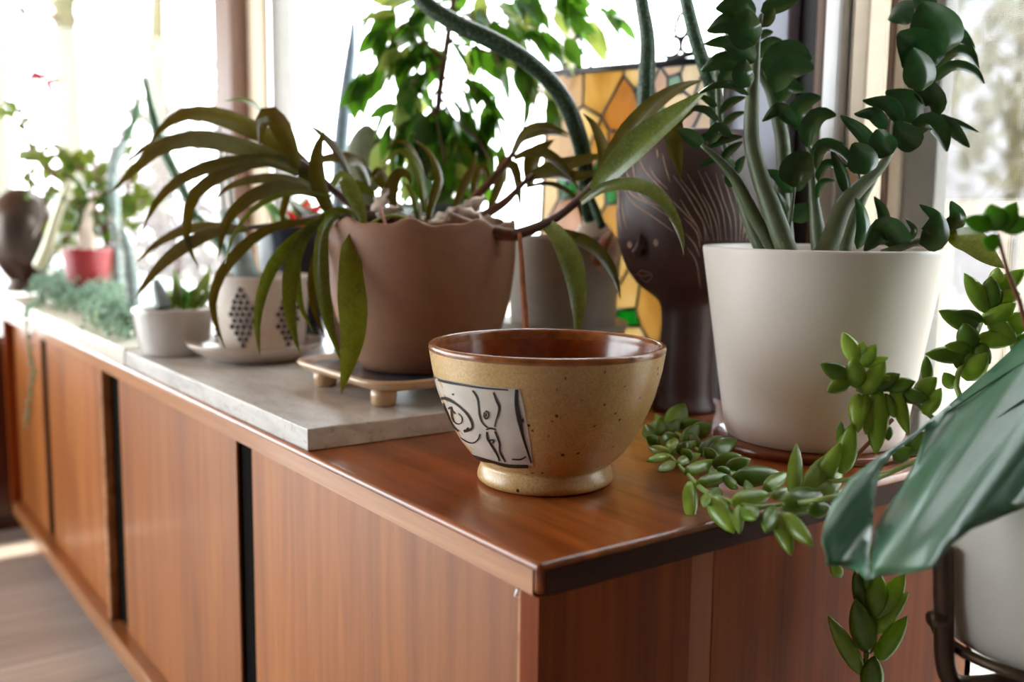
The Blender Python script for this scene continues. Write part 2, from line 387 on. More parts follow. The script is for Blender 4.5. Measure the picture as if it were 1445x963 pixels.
M['sedumy'] = foliage('sedum_tip_leaf', srgb(162,192,92), srgb(205,225,100), tmix=.3, rough=.3, coat=.3)
M['sedstem'] = plain('sedum_stem', srgb(150,176,96), .4, var=.15)
M['redstem'] = plain('red_stem', srgb(124,72,50), .5, var=.25, sc=80)
M['jade'] = foliage('jade_leaf', srgb(116,138,62), srgb(206,206,80), tmix=.35, rough=.3)
M['jadeg'] = foliage('succulent_round_leaf', srgb(88,140,44), srgb(140,200,50), tmix=.35, rough=.3)
M['fig'] = foliage('fig_leaf', srgb(50,92,32), srgb(92,144,28), tmix=.36, rough=.3, coat=.2)
M['figy'] = foliage('fig_leaf_pale', srgb(128,152,80), srgb(180,192,90), tmix=.4, rough=.4)
M['snake'] = foliage('snake_leaf', srgb(34,62,44), srgb(60,90,40), tmix=.06, rough=.4, spots=srgb(96,120,88), sc=80)
M['bluesnake'] = plain('blue_grey_leaf', srgb(134,152,172), .45, var=.15, sc=60)
M['cactus'] = plain('green_cactus', srgb(66,98,66), .5, var=.3, sc=50)
M['pad'] = plain('grey_cactus_pad', srgb(134,142,118), .6, var=.2, sc=60)
M['spine'] = plain('white_spines', srgb(232,230,216), .7, var=.05)
M['greycactus'] = plain('grey_cactus', srgb(138,152,150), .55, var=.2, sc=60)
M['silver'] = foliage('silver_sedum', srgb(142,172,150), srgb(170,200,150), tmix=.25, rough=.5)
M['monstera'] = foliage('monstera_leaf', srgb(84,136,108), srgb(100,170,70), tmix=.14, rough=.3, coat=.8, var=.1, sc=12)
M['canmetal'] = plain('dark_pewter', srgb(84,72,66), .3, metal=.7, var=.12)
M['spoutmetal'] = plain('pale_spout', srgb(206,204,176), .4, metal=.3, var=.08)
M['redpot'] = plain('red_glaze', srgb(150,34,46), .3, coat=.5, var=.12)
M['tealpot'] = plain('teal_pot', srgb(52,74,68), .4, coat=.3, var=.15)
M['navy'] = plain('navy_pot', srgb(38,44,62), .35, coat=.3, var=.15)
M['bulb'] = plain('papery_bulb', srgb(206,190,172), .6, var=.18, sc=30)
M['redflower'] = foliage('red_bract', srgb(206,70,80), srgb(230,90,90), tmix=.4)
M['lead'] = plain('lead_came', srgb(40,40,46), .45, metal=.5)
M['amber'] = stained('amber_glass', srgb(154,126,78), srgb(176,152,108))
M['amberp'] = stained('pale_amber_glass', srgb(168,146,106), srgb(184,168,134))
M['ambero'] = stained('orange_glass', srgb(148,112,66), srgb(166,134,90))
M['sgreen'] = stained('green_glass', srgb(10,106,36), srgb(50,140,58))
M['bark'] = plain('pale_bark', srgb(76,71,46), .9, var=.2, sc=12)
M['outleaf'] = foliage('autumn_leaf', srgb(80,52,44), srgb(92,58,44), tmix=.3)
M['outpale'] = foliage('pale_garden_leaf', srgb(104,101,88), srgb(112,108,84), tmix=.3)
M['outgreen'] = foliage('garden_leaf', srgb(60,66,36), srgb(74,80,38), tmix=.3)
M['ground'] = plain('pale_ground', srgb(164,152,134), .9, var=.15, sc=3)
M['deck'] = plain('pale_decking', srgb(206,196,184), .8, var=.1, sc=8)
M['shedwall'] = plain('shed_boards', srgb(122,122,130), .8, var=.06)
M['greywall'] = plain('weathered_grey', srgb(150,146,142), .8, var=.1)

# ------------------------------------------------------------------ room shell
floor = struct(bpy.data.objects.new('floor', None)); COL.objects.link(floor)
XL, XR, YB, YF, ZC = -7.5, 2.3, 0.66, -3.3, 2.5
box('subfloor', (XL, YF, -.06), (XR, YB+.1, -.012), M['dark'], floor)
pw = .14; x = XL; i = 0
while x < XR-.01:
    box('plank', (x+.0012, YF, -.012), (min(x+pw, XR)-.0012, YB+.1, 0), M['floorwood'], floor); x += pw
ce = struct(bpy.data.objects.new('ceiling', None)); COL.objects.link(ce)
kx0, kx1, ky0, ky1 = -.15, -.03, -2.95, -2.44          # unseen ceiling slot, added to drop a strip of sun on the floor
box('ceiling_panel', (XL-.1, YF-.1, ZC), (kx0, YB+.5, ZC+.04), M['ceil'], ce); box('ceiling_panel', (kx1, YF-.1, ZC), (XR+.1, YB+.5, ZC+.04), M['ceil'], ce)
box('ceiling_panel', (kx0, YF-.1, ZC), (kx1, ky0, ZC+.04), M['ceil'], ce); box('ceiling_panel', (kx0, ky1, ZC), (kx1, YB+.5, ZC+.04), M['ceil'], ce)
struct(box('wall_right', (XR, YF, 0), (XR+.1, YB+.2, ZC), M['panelling']))
def glazed(name, wname, box_parts, panes, frames):
    w = struct(bpy.data.objects.new(wname, None)); COL.objects.link(w)
    for n_, lo, hi in box_parts: box(n_, lo, hi, M['panelling'] if n_ == 'pier' else M['white'], w)
    q = struct(bpy.data.objects.new(name, None)); COL.objects.link(q)
    for lo, hi in panes: box('pane', lo, hi, M['glass'], q)
    for lo, hi in frames: box('window_frame', lo, hi, M['aluwhite'], q)
glazed('window_4', 'wall_left', [('lower_wall', (XL-.1, YF, 0), (XL, YB+.1, .15)), ('header_wall', (XL-.1, YF, 2.2), (XL, YB+.1, ZC))],
       [((XL-.055, YF+.04+1.3*k, .17), (XL-.05, YF+1.26+1.3*k, 2.18)) for k in range(3)], [((XL-.08, YF-.03+1.3*k, .15), (XL-.02, YF+.03+1.3*k, 2.2)) for k in range(4)])
glazed('window_3', 'wall_front', [('lower_wall', (XL, YF-.1, 0), (-1.5, YF, .15)), ('header_wall', (XL, YF-.1, 2.36), (-1.5, YF, ZC)), ('pier', (-1.5, YF-.1, 0), (XR, YF, ZC))],
       [((XL+.04+1.2*k, YF-.055, .17), (XL+1.16+1.2*k, YF-.05, 2.34)) for k in range(5)], [((XL-.03+1.2*k, YF-.08, .15), (XL+.03+1.2*k, YF-.02, 2.36)) for k in range(6)])
# glazed back wall
wb = struct(bpy.data.objects.new('wall_back', None)); COL.objects.link(wb)
box('header_wall', (XL, YB, 2.12), (XR, YB+.12, ZC), M['white'], wb)
box('sill_wall', (XL, YB, 0), (-.43, YB+.12, T-.06), M['white'], wb)
def post(name, x0, x1, y0, y1, mat, parent, z0=0.0, z1=2.12): return box(name, (x0, y0, z0), (x1, y1, z1), mat, parent, bevel=.003, seg=1)
tr1 = struct(bpy.data.objects.new('trim_1', None)); COL.objects.link(tr1)
ZS = T-.06
post('wood_post', -2.40, -2.262, .62, .70, M['postbrown'], tr1, 0); post('edge_bead', -2.262, -2.172, .672, .70, M['beige'], tr1, 0)

tr2 = struct(bpy.data.objects.new('trim_2', None)); COL.objects.link(tr2)
post('blue_grey_panel', -.437, -.333, .655, .69, M['bluegrey'], tr2); post('dark_recess', -.333, -.296, .675, .70, M['dark'], tr2)
post('wood_edge', -.296, -.279, .662, .70, M['postbrown'], tr2)
post('metal_frame', -.277, -.252, .655, .70, M['alu'], tr2); post('metal_bead', -.250, -.244, .65, .70, M['alu'], tr2); post('metal_bead', -.242, -.236, .66, .70, M['alu'], tr2)
post('beige_jamb', -.234, -.211, .655, .70, M['beige'], tr2)
def window(name, x0, x1, z0, z1, y, fm):
    w = struct(bpy.data.objects.new(name, None)); COL.objects.link(w)
    f = .05
    box('pane', (x0+f, y, z0+f), (x1-f, y+.005, z1-f), M['glass'], w)
    box('window_frame', (x0, y-.02, z0), (x0+f, y+.03, z1), fm, w, .004, 1); box('window_frame', (x1-f, y-.02, z0), (x1, y+.03, z1), fm, w, .004, 1)
    box('window_frame', (x0+f, y-.02, z0), (x1-f, y+.03, z0+f), fm, w, .004, 1); box('window_frame', (x0+f, y-.02, z1-f), (x1-f, y+.03, z1), fm, w, .004, 1)
    box('window_sill', (x0, y-.09, z0-.03), (x1, y+.05, z0-.001), M['beige'], w, .004, 1)
    return w
w1 = window('window_1', -2.172, -.44, ZS, 2.12, .72, M['grey'])
w2 = window('window_2', XL+.05, -2.40, ZS, 2.12, .70, M['aluwhite'])
for k in (0, 1): box('window_frame', (-2.53+.045*k, .675, ZS), (-2.50+.045*k, .70, 2.12), M['aluwhite'], w2, .003, 1)
# sliding door with an insect screen
d1 = struct(bpy.data.objects.new('door_1', None)); COL.objects.link(d1)
mesh('screen_mesh', [(-.211, .69, .02), (.30, .69, .02), (.30, .69, 2.1), (-.211, .69, 2.1)], [[0,1,2,3]], M['screen'], d1, False)
box('pane', (-.2, .745, .05), (.30, .75, 2.08), M['glass'], d1)
box('door_frame', (-.29, .735, .02), (-.232, .775, 2.1), M['postbrown'], d1, .003, 1); box('door_frame', (-.232, .74, .02), (-.216, .77, 2.1), M['beige'], d1, .003, 1)
box('door_frame', (-.216, .75, .02), (-.17, .78, 2.1), M['grey'], d1, .003, 1); box('door_frame', (.30, .66, 0), (.36, .78, 2.12), M['alu'], d1); box('side_wall', (.36, YB, 0), (XR, YB+.12, 2.12), M['panelling'], wb)
box('door_frame', (-.17, .73, .02), (.30, .77, .06), M['alu'], d1)

# ------------------------------------------------------------------ outside
struct(box('ground', (-40, 1.0, -.6), (30, 60, -.45), M['ground']))
dk = struct(bpy.data.objects.new('deck', None)); COL.objects.link(dk)
for k in range(14): box('plank', (-3.5, .80+.15*k, -.08), (6, .944+.15*k, -.03), M['deck'], dk)
rl = thing('deck_railing', 'pale wooden railing with balusters along the deck outside the screen door', 'railing', (1, 2.8, -.03))
box('top_rail', (-3.4, 2.76, T+.255), (6, 2.88, T+.31), M['deck'], rl); box('bottom_rail', (-3.4, 2.79, .08), (6, 2.85, .14), M['deck'], rl)
for k in range(5): box('post', (-3.4+2.3*k, 2.77, -.03), (-3.3+2.3*k, 2.87, T+.30), M['deck'], rl)
for k in range(46): box('baluster', (-3.2+.2*k, 2.81, .14), (-3.165+.2*k, 2.84, T+.255), M['deck'], rl)
def leafcloud(name, c, R, n, size, mat, parent):
    V = []; F = []
    for k in range(n):
        while True:
            p = Vector((random.uniform(-1,1), random.uniform(-1,1), random.uniform(-1,1)))
            if .25 < p.length < 1: break
        p = Vector((p.x*R[0], p.y*R[1], p.z*R[2])) + Vector(c)
        a = Vector((random.gauss(0,1), random.gauss(0,1), random.gauss(0,1))).normalized(); b = a.orthogonal().normalized()
        s = size*random.uniform(.6, 1.3); i = len(V)
        V += [p-a*s, p+b*s*.4, p+a*s, p-b*s*.4]; F.append([i, i+1, i+2, i+3])
    o = mesh(name, V, F, mat, parent, False); o['kind'] = 'stuff'; return o
def tree(px, d, wpx, label, mat, cr, cz, n=500, lean=0, size=.12, name='garden_tree'):
    b = at(px, 300, d); b.z = -.45; r = .5*wpx*d/FP
    t = thing(name, label, 'tree', b)
    tube('trunk', [b - Vector((0,0,.05)), b+Vector((lean*.3, 0, 1.6)), b+Vector((lean, 0, 4.2)), b+Vector((lean*1.2, .2, 6))], [r*1.15, r, r*.85, r*.4], M['bark'], t, 10)
    for k in range(7):
        a = random.uniform(0, 6.28); z = cz+random.uniform(-.8, .8)
        tube('branch', [b+Vector((lean*z/5, 0, z)), b+Vector((math.cos(a)*cr*.5, math.sin(a)*cr*.5, z+.5)), b+Vector((math.cos(a)*cr, math.sin(a)*cr, z+.7))], [r*.35, r*.2, r*.06], M['bark'], t, 6)
    leafcloud('foliage', b+Vector((lean*.6, 0, cz+.6)), (cr, cr, cr*.8), n, size, mat, t)
tree(105, 11.5, 34, 'pale smooth tree trunk standing in the garden beyond the window frame', M['outleaf'], 1.8, 4.2, 260)
tree(6, 19, 26, 'slender pale tree at the far end of the garden window', M['outgreen'], 1.5, 3.8, 200)
tree(230, 16, 26, 'autumn tree with pinkish leaves seen behind the pale trunk', M['outleaf'], 1.6, 2.2, 700, size=.11)
tree(1425, 9, 16, 'yellowish tree seen through the insect screen', M['outpale'], 1.6, 2.0, 380, size=.16)
tree(800, 14, 30, 'bare distant tree seen above the stained glass', M['outleaf'], 1.5, 3.2, 120, size=.1)
hb_ = at(1440, 300, 16); hb_.z = -.45
hs_ = thing('garden_shed', 'pale grey garden shed beyond the deck, seen through the insect screen', 'shed', hb_)
box('wall', hb_+Vector((-1.75, 0, 0)), hb_+Vector((4.5, 3, 5.3)), M['shedwall'], hs_); box('roof', hb_+Vector((-2.1, -.4, 5.3)), hb_+Vector((4.9, 3.4, 5.45)), M['greywall'], hs_)
box('window', hb_+Vector((.6, -.04, 1.4)), hb_+Vector((1.5, .02, 2.4)), M['greywall'], hs_)
for k in range(14): box('siding_board', hb_+Vector((-1.75, -.02, .38*k)), hb_+Vector((4.5, 0, .38*k+.36)), M['shedwall'], hs_)
for k, (px, d, rx, rz, mt, lb) in enumerate([(34, 9.0, .6, .5, 'outgreen', 'low green garden shrub outside, below the pale trunk'), (215, 8.2, .7, .6, 'outleaf', 'rusty pink garden shrub outside behind the arching leaves'),
        (430, 9, 1.2, .5, 'outgreen', 'olive shrub outside behind the blue grey spear leaf'), (150, 21, 1.6, 1.2, 'outleaf', 'tall pinkish brown shrub outside behind the green one')]):
    b = at(px, 320, d); b.z = -.45
    s = thing('garden_shrub', lb, 'shrub', b)
    for j in range(5): tube('stem', [b, b+Vector((random.uniform(-.3,.3), random.uniform(-.3,.3), .5)), b+Vector((random.uniform(-.6,.6)*rx, random.uniform(-.4,.4), .7+rz))], [.02,.015,.006], M['bark'], s, 5)
    leafcloud('foliage', b+Vector((0,0,.25+rz)), (rx, .7, rz+.25), 1300, .07, M[mt], s)

# ------------------------------------------------------------------ cabinet
cab = thing('sideboard', 'long low wooden sideboard with sliding doors below the windows', 'cabinet', (0, 0, 0))
LX = -2.235; DP = .602; TH = .0255
box('top', (LX, 0, T-TH), (0, DP, T), M['top'], cab, .005, 4)
box('end_grain', (-.0006, .0055, T-TH+.0005), (.0010, DP-.004, T-.0056), M['endgrain'], cab)
e = box('front_edge', (LX, -.0012, T-TH+.0005), (-.006, .0006, T-.0058), M['edge'], cab)
ZR = T-.50                                     # upper face of the bottom rail
box('bottom_rail', (LX, 0, ZR-.035), (0, .05, ZR), M['edge'], cab, .003, 2)
box('bottom', (LX+.02, .05, ZR-.03), (-.02, DP-.01, ZR), M['door'], cab)
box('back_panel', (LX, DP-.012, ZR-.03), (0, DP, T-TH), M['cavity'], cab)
Xg = lambda px, py, Y=.024: on(px, py, 1, Y).x
# end panel made of glued vertical boards
ys = [0, on(973, 900, 0, 0).y, on(1004, 900, 0, 0).y, on(1192, 900, 0, 0).y, on(1337, 900, 0, 0).y, DP]
zt = T-TH
for k in range(5):
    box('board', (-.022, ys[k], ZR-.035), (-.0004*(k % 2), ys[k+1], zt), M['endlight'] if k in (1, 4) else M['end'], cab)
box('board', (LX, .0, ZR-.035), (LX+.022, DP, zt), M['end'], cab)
xs = on(734, 860, 1, 0).x
box('stile', (xs, .0005, ZR), (-.0225, .045, zt), M['edge'], cab, .003, 2)
x1a, x1b = Xg(357, 640), Xg(335, 630); x2a, x2b = Xg(169, 545), Xg(154, 540); x3a, x3b = Xg(66, 490), Xg(58, 486)
def door(xa, xb, y): box('sliding_door', (xa, y, ZR+.001), (xb, y+.005, zt-.0005), M['door'], cab, .0012, 1)
door(x1a, xs-.0005, .022); door(x2a, x1b, .022); door(x3a, x2b-.02, .022); door(LX+.023, x3b, .022)
box('stile', (x2b-.02, .010, ZR), (x2b, .028, zt), M['edge'], cab, .003, 2)
box('cavity_shade', (LX+.03, .0285, ZR), (-.03, .034, zt), M['cavity'], cab)  # black sheet close behind the doors, painting the shade in their gaps
pn = on(729, 832, 1, .018)
tube('hinge_pin', [pn+Vector((0,.004,.006)), pn+Vector((0,0,-.006))], [.0022,.0022], M['alu'], cab, 8)
for (lx, ly) in ((-.08, .07), (-.08, .52), (-1.12, .07), (-1.12, .52), (-2.15, .07), (-2.15, .52)):
    box('leg', (lx-.025, ly-.025, 0), (lx+.025, ly+.025, ZR-.035), M['end'], cab, .003, 1)
ch = thing('wooden_chest', 'dark reddish wooden chest standing on the floor past the end of the sideboard', 'chest', (-2.8, -.1, 0))
box('body', (-3.3, -.75, .05), (-2.36, .40, .5), M['chest'], ch, .006, 2); box('lid', (-3.32, -.77, .502), (-2.34, .42, .535), M['chest'], ch, .006, 2)
box('base', (-3.28, -.73, 0), (-2.38, .38, .05), M['chest'], ch)

# slabs on the top
s1x0, s1x1 = on(181, 516, 2, T).x, -.404
tag(box('stone_slab', (s1x0, .004, T), (s1x1, .58, T+.0245), M['stone'], None, .0018, 2), 'grey travertine slab under the brown clay pot and its tray', 'stone slab')
tag(box('marble_board', (LX+.01, .002, T), (s1x0-.0015, .58, T+.0285), M['cream'], None, .002, 2), 'cream marble board under the watering can and silver trailing plant', 'stone slab')
Z1 = T+.0245; Z2 = T+.0285
# ------------------------------------------------------------------ stoneware bowl
bc = on(769, 677, 2, T)
bowl = thing('stoneware_bowl', 'speckled tan stoneware bowl with a brush-drawn white panel and iron-brown rim', 'bowl', bc)
OUT = smooth_prof([(.0585, .0), (.0635, .003), (.0640, .009), (.0600, .0185), (.0600, .0195), (.0655, .0235), (.0755, .034), (.0885, .055), (.0990, .079), (.1062, .104), (.1085, .1165), (.1100, .1255)], 4)

lathe_rim = smooth_prof([(.1100, .1255), (.1106, .1282), (.1098, .1308), (.1072, .1318), (.1045, .1295), (.1032, .122)], 4)
def shell(name, prof, mat, seg=96):
    V, F = lathe_geo(bc, prof, seg); return mesh(name, V, F[:(len(prof)-1)*seg], mat, bowl)
shell('body', [(0, .004), (.055, .004), (.0565, .0)] + OUT, M['bowl'])
rimo = shell('rim', lathe_rim, M['rimglaze']); rimo['label'] = 'glossy iron-brown rim glaze'
shell('interior', smooth_prof([(.1032, .122), (.096, .09), (.082, .055), (.055, .026), (.02, .017), (.0, .0165)], 4), M['inglaze'])
hb = lambda px, py: lathe_hit(bc, OUT, px, py, .0005)
hb2 = lambda px, py: lathe_hit(bc, OUT, px, py, .0009)
# white slip panel laid over the wall of the bowl
edgeL = [(606.5, 531), (613, 551), (622, 573), (634, 597), (648, 622), (664, 641), (672, 651)]
edgeR = [(733, 549), (737, 563), (741, 583), (745, 605), (749, 628), (752, 650), (753, 658)]
V = []; F = []; nu = 14
for i in range(7):
    for j in range(nu+1):
        a, b = edgeL[i], edgeR[i]; s = j/nu
        V.append(hb(a[0]+(b[0]-a[0])*s, a[1]+(b[1]-a[1])*s + (3 if i == 0 else 0)*math.sin(s*3.1)))
for i in range(6):
    for j in range(nu): F.append([i*(nu+1)+j, i*(nu+1)+j+1, (i+1)*(nu+1)+j+1, (i+1)*(nu+1)+j])
slip = mesh('slip_panel', V, F, M['slip'], bowl); slip['label'] = 'white slip panel with black brush drawing'
def ps(*p): return [(560+x/2.407, 430+y/2.407) for x, y in p]
for P, W in [(ps((118,243),(150,258),(220,272),(300,284),(380,290)), [3,4,3,2.5,2]), (ps((408,288),(408,340),(418,395),(430,450),(452,520),(457,538)), [5,6,7,4,3,2]),
             (ps((425,388),(428,400)), [5,5]), (ps((256,512),(320,532),(380,548),(447,550)), [2.5,3.5,5,5]), (ps((210,478),(240,505),(290,530),(345,538)), [1.5,2,2.5,2]),
             (ps((152,322),(165,318),(200,335),(235,365),(255,395),(258,420),(240,430)), [4,4.5,3,3,3.5,3,2.5]), (ps((160,335),(172,370),(190,410),(212,430)), [2,2.5,2.5,2]),
             (ps((178,355),(188,350),(190,385),(205,405),(222,402),(224,385),(212,370)), [2.5,3,2,1.6,1.6,1.6,1]), (ps((195,362),(200,372)), [1.5,1.5]), (ps((230,430),(240,428),(246,418)), [4,4,3]),
             (ps((260,292),(275,315),(280,345),(284,380),(295,405),(310,418)), [2.5,3,2.5,2.5,2,2]), (ps((330,298),(340,325),(350,350),(345,375),(338,395),(334,415)), [2.5,3,4,3,2,2]),
             (ps((300,365),(298,378),(305,388),(314,380),(312,365),(302,362)), [2,2.5,2.5,2,2,2]), (ps((306,368),(305,380)), [2,2.5]),
             (ps((305,425),(320,420),(338,425)), [2,3,2]), (ps((308,432),(310,455),(325,480),(345,515),(350,532)), [2.5,3,3,2.5,2]), (ps((335,430),(350,470),(352,500),(370,535)), [2.5,2.5,2.5,2]),
             (ps((315,462),(330,460),(328,472)), [2,2.5,2]), (ps((285,440),(278,458),(262,470),(240,466),(218,452)), [2.2,2,2,1.6,1.2]), (ps((392,525),(420,526),(440,516)), [2,2.4,2]), (ps((190,306),(197,304)), [2.4,2.4])]:
    ribbon_on('brush_mark', hb2, P, W, M['ink'], slip)

# ------------------------------------------------------------------ white pot and coaster
wc = on(1145, 626, 2, T)
cs = tag(lathe('wooden_coaster', wc, [(0,0), (.106,0), (.108,.003), (.108,.007), (.106,.009), (0,.009)], M['terrasaucer']), 'thin round reddish wooden coaster under the white pot', 'coaster')
WPo = [(.091, .0095), (.0935, .011), (.0965, .02), (.1265, .214), (.1265, .2165)]
wp = thing('white_pot', 'smooth tapered white pot standing on a wooden coaster at the end of the sideboard', 'pot', wc + Vector((0,0,.0095)))
lathe('body', wc, [(0,.0095)] + WPo + [(.1255,.218), (.1215,.218), (.1205,.2165), (.113,.17), (.1115,.16)], M['whitepot'], wp, 96)
lathe('soil', wc, [(.1135,.17), (.113,.172), (.09,.185), (.04,.195), (0,.196)], M['soil'], wp, 48)

# ------------------------------------------------------------------ face vase
vc = on(966, 578, 2, T)
VO = smooth_prof([(.0400, 0), (.0400, .008), (.0345, .02), (.0335, .08), (.034, .128), (.042, .145), (.0655, .163), (.083, .19), (.0925, .225), (.0945, .265), (.0905, .305), (.082, .335), (.0715, .352)], 4)
vase = thing('face_vase', 'dark brown clay pedestal vase with a small face and scratched hair lines', 'vase', vc)
lathe('body', vc, [(0,0)] + VO + [(.069,.354), (.066,.352), (.0655,.34), (.072,.325), (.072,.318)], M['vase'], vase, 96)
lathe('soil', vc, [(.073,.318), (.07,.322), (0,.33)], M['soil'], vase, 40)
hv = lambda px, py: lathe_hit(vc, VO, px, py, .0006)
def pv(*p): return [(860+x/4.01, 190+y/4.01) for x, y in p]
for P in [pv((165,120),(190,180),(240,250),(300,310),(350,370)), pv((300,105),(320,190),(345,270)), pv((270,80),(275,130)), pv((230,180),(260,240),(330,310)), pv((80,300),(140,390),(240,460),(365,550)), pv((70,250),(130,340),(240,400),(330,460)),
          pv((140,290),(190,360),(290,410)), pv((90,170),(110,240),(170,310),(180,350)), pv((130,140),(140,210),(150,260)), pv((55,190),(70,280),(100,330)), pv((50,350),(55,450),(70,550)), pv((70,360),(85,470),(105,540)), pv((30,350),(35,430),(50,520)), pv((40,200),(50,300),(60,420)),
          pv((360,230),(420,310),(480,410),(530,500),(560,600)), pv((400,365),(450,450),(500,530),(520,600)), pv((420,470),(470,520),(500,570),(512,640)), pv((430,560),(480,620),(510,690)), pv((440,640),(490,720),(515,870)), pv((440,220),(500,330),(560,450),(590,600)),
          pv((500,200),(560,330),(610,450),(630,600)), pv((520,330),(570,420),(605,520),(615,605)), pv((540,210),(600,330),(640,440),(660,600)), pv((600,220),(640,360),(680,480),(690,605)), pv((640,230),(680,360),(710,470),(715,605)), pv((680,270),(715,370),(740,470),(735,605)), pv((720,320),(745,400),(760,500),(750,600)), pv((480,420),(530,500),(545,605)), pv((400,250),(470,340),(520,420),(575,560)), pv((340,360),(430,450),(490,520)), pv((770,430),(785,520),(770,600)), pv((745,360),(770,460),(765,560))]:
    ribbon_on('scratch_line', hv, P, [.5, 1.7, 1.7, .6], M['scratch'], vase)
for (x, y) in pv((117, 624), (264, 612)): ribbon_on('eye', hv, [(x-.5, y-5), (x, y), (x+.5, y+5)], [3, 7.5, 3], M['scratch'], vase)
for P in (pv((150,800),(180,770),(205,775),(240,790),(240,810),(215,835),(185,820),(165,790)), pv((165,790),(195,805),(215,795),(240,800))): ribbon_on('mouth_line', hv, P, [.7, .9, .7], M['scratch'], vase)
V, F = tube_geo([hv(*pv((178,560))[0]), hv(*pv((180,610))[0])+Vector((.004,-.005,0)), hv(*pv((172,650))[0])+Vector((.006,-.008,0)), hv(*pv((140,690))[0])], [.001, .004, .006, .001], 8)
mesh('nose', V, F, M['vase'], vase)

# ------------------------------------------------------------------ tray and brown pot
ty0 = .098; tx1 = -.428
tray = thing('footed_tray', 'square tan clay tray with a slate blue inside and stubby feet', 'tray', (-.62, .27, Z1))
def rrect(x0, x1, y0, y1, r, n=7):
    out = []
    for cx, cy, a in ((x1-r, y0+r, -90), (x1-r, y1-r, 0), (x0+r, y1-r, 90), (x0+r, y0+r, 180)):
        for k in range(n+1): w = math.radians(a+90*k/n); out.append((cx+r*math.cos(w), cy+r*math.sin(w)))
    return out
tx0 = on(401, 508, 1, ty0).x
def ring_stack(name, levels, mat, parent, capb=True, capt=True):
    V = []; F = []
    for ins, z in levels:
        for p in rrect(tx0+ins, tx1-ins, ty0+ins, ty0+.305-ins, max(.05-ins*.6, .008)): V.append((p[0], p[1], z))
    m = len(V)//len(levels)
    for i in range(len(levels)-1):
        for j in range(m): k = (j+1) % m; F.append([i*m+j, i*m+k, (i+1)*m+k, (i+1)*m+j])
    if capb: F.append(list(range(m))[::-1])
    if capt: F.append([(len(levels)-1)*m+j for j in range(m)])
    return mesh(name, V, F, mat, parent)
zb = Z1+.018
ring_stack('rim', [(.03, zb), (.012, zb+.004), (.002, zb+.0105), (0, zb+.014), (.002, zb+.0165), (.006, zb+.0165), (.012, zb+.0125), (.02, zb+.0095)], M['trayrim'], tray, True, False)
ring_stack('basin', [(.0175, zb+.0108), (.028, zb+.0085), (.06, zb+.008)], M['trayin'], tray, False, True)
for fx in (tx1-.048, tx0+.05):
    for fy in (ty0+.035, ty0+.265):
        lathe('foot', (fx, fy, Z1), [(0,0), (.012,0), (.0145,.002), (.0155,.012), (.0155,.0205), (0,.0205)], M['trayrim'], tray, 24)
pz = zb+.0085
pc = Vector((-.612, .262, pz)); pc = on(595, 517, 2, pz)
bp = thing('brown_clay_pot', 'large round brown clay pot with a scalloped rim on the footed tray', 'pot', pc)
ph = .186
PO = smooth_prof([(.068, 0), (.078, .003), (.094, .03), (.110, .07), (.119, .12), (.1215, .16), (.1205, ph)], 5)
nPO = len(PO)
def scal(i, w): return (.0035*math.sin(9*w+1.3)+.002*math.sin(17*w)) if i >= nPO-1 and i <= nPO+2 else 0
lathe('body', pc, [(0,0)] + PO[:-1] + [(.1205, ph), (.1185, ph+.002), (.1155, ph), (.113, ph-.02), (.110, ph-.032)], M['claybrown'], bp, 128, scal)
lathe('soil', pc, [(.1115, ph-.03), (.09, ph-.02), (.04, ph-.012), (0, ph-.010)], M['soil'], bp, 40)
def husk(px, py, d, w, h, a):
    V = []; c = at(px, py, d); n = 7
    up = (RT*math.cos(a)+UP*math.sin(a)); sd_ = up.cross(FW).normalized()
    for i in range(n+1):
        s = i/n; hw = w*(.4+.6*math.sin(math.pi*min(.95, s+.1)))*(1+.35*math.sin(i*2.7+px))
        for j in (-1, -.3, .4, 1):
            V.append(c + up*(s-.5)*h*d/FP + sd_*hw*.5*j*d/FP + FW*(.006*math.sin(j*2+s*4+px)))
    F = [[i*4+j, i*4+j+1, i*4+j+5, i*4+j+4] for i in range(n) for j in range(3)]
    o = mesh('dry_husk', V, F, M['husk'], bp); so = o.modifiers.new('s', 'SOLIDIFY'); so.thickness = .0012
for h in [(538, 285, 1.26, 22, 40, 1.2), (548, 300, 1.24, 16, 34, .4), (592, 300, 1.27, 18, 46, 1.1), (602, 318, 1.25, 14, 30, 2), (640, 300, 1.25, 16, 56, .35), (668, 288, 1.27, 16, 40, .5), (655, 303, 1.23, 20, 44, 0), (690, 312, 1.24, 16, 40, -.1), (575, 312, 1.24, 14, 26, .8), (620, 312, 1.24, 12, 36, .3)]: husk(*h)

# ------------------------------------------------------------------ saucer, dotted pot, low bowl
sc_ = on(362, 506, 2, Z1)
sau = tag(lathe('clay_saucer', sc_, smooth_prof([(0,0), (.06,0), (.072,.004), (.092,.016), (.1035,.026), (.104,.0285), (.1,.028), (.088,.0185), (.07,.012), (0,.011)], 3), M['saucer']), 'shallow oat-coloured saucer under the dotted pot', 'saucer')
dc = sc_ + Vector((-.006, .012, .0112))
dp = thing('dotted_pot', 'small oat stoneware pot with diamonds of raised dark dots', 'pot', dc)
DO = [(.060,0), (.063,.002), (.066,.02), (.0735,.112), (.0735,.116)]
lathe('body', dc, [(0,0)] + DO + [(.0725,.1175), (.0695,.117), (.068,.10), (.067,.09)], M['dotpot'], dp, 72)
lathe('soil', dc, [(.068,.098), (.06,.102), (0,.104)], M['soil'], dp, 32)
dm = None
hd = lambda px, py: lathe_hit(dc, DO, px, py, 0)
rows = [1, 2, 3, 4, 4, 4, 4, 3, 2, 1]
a0 = math.atan2(hd(340, 440).y-dc.y, hd(340, 440).x-dc.x)
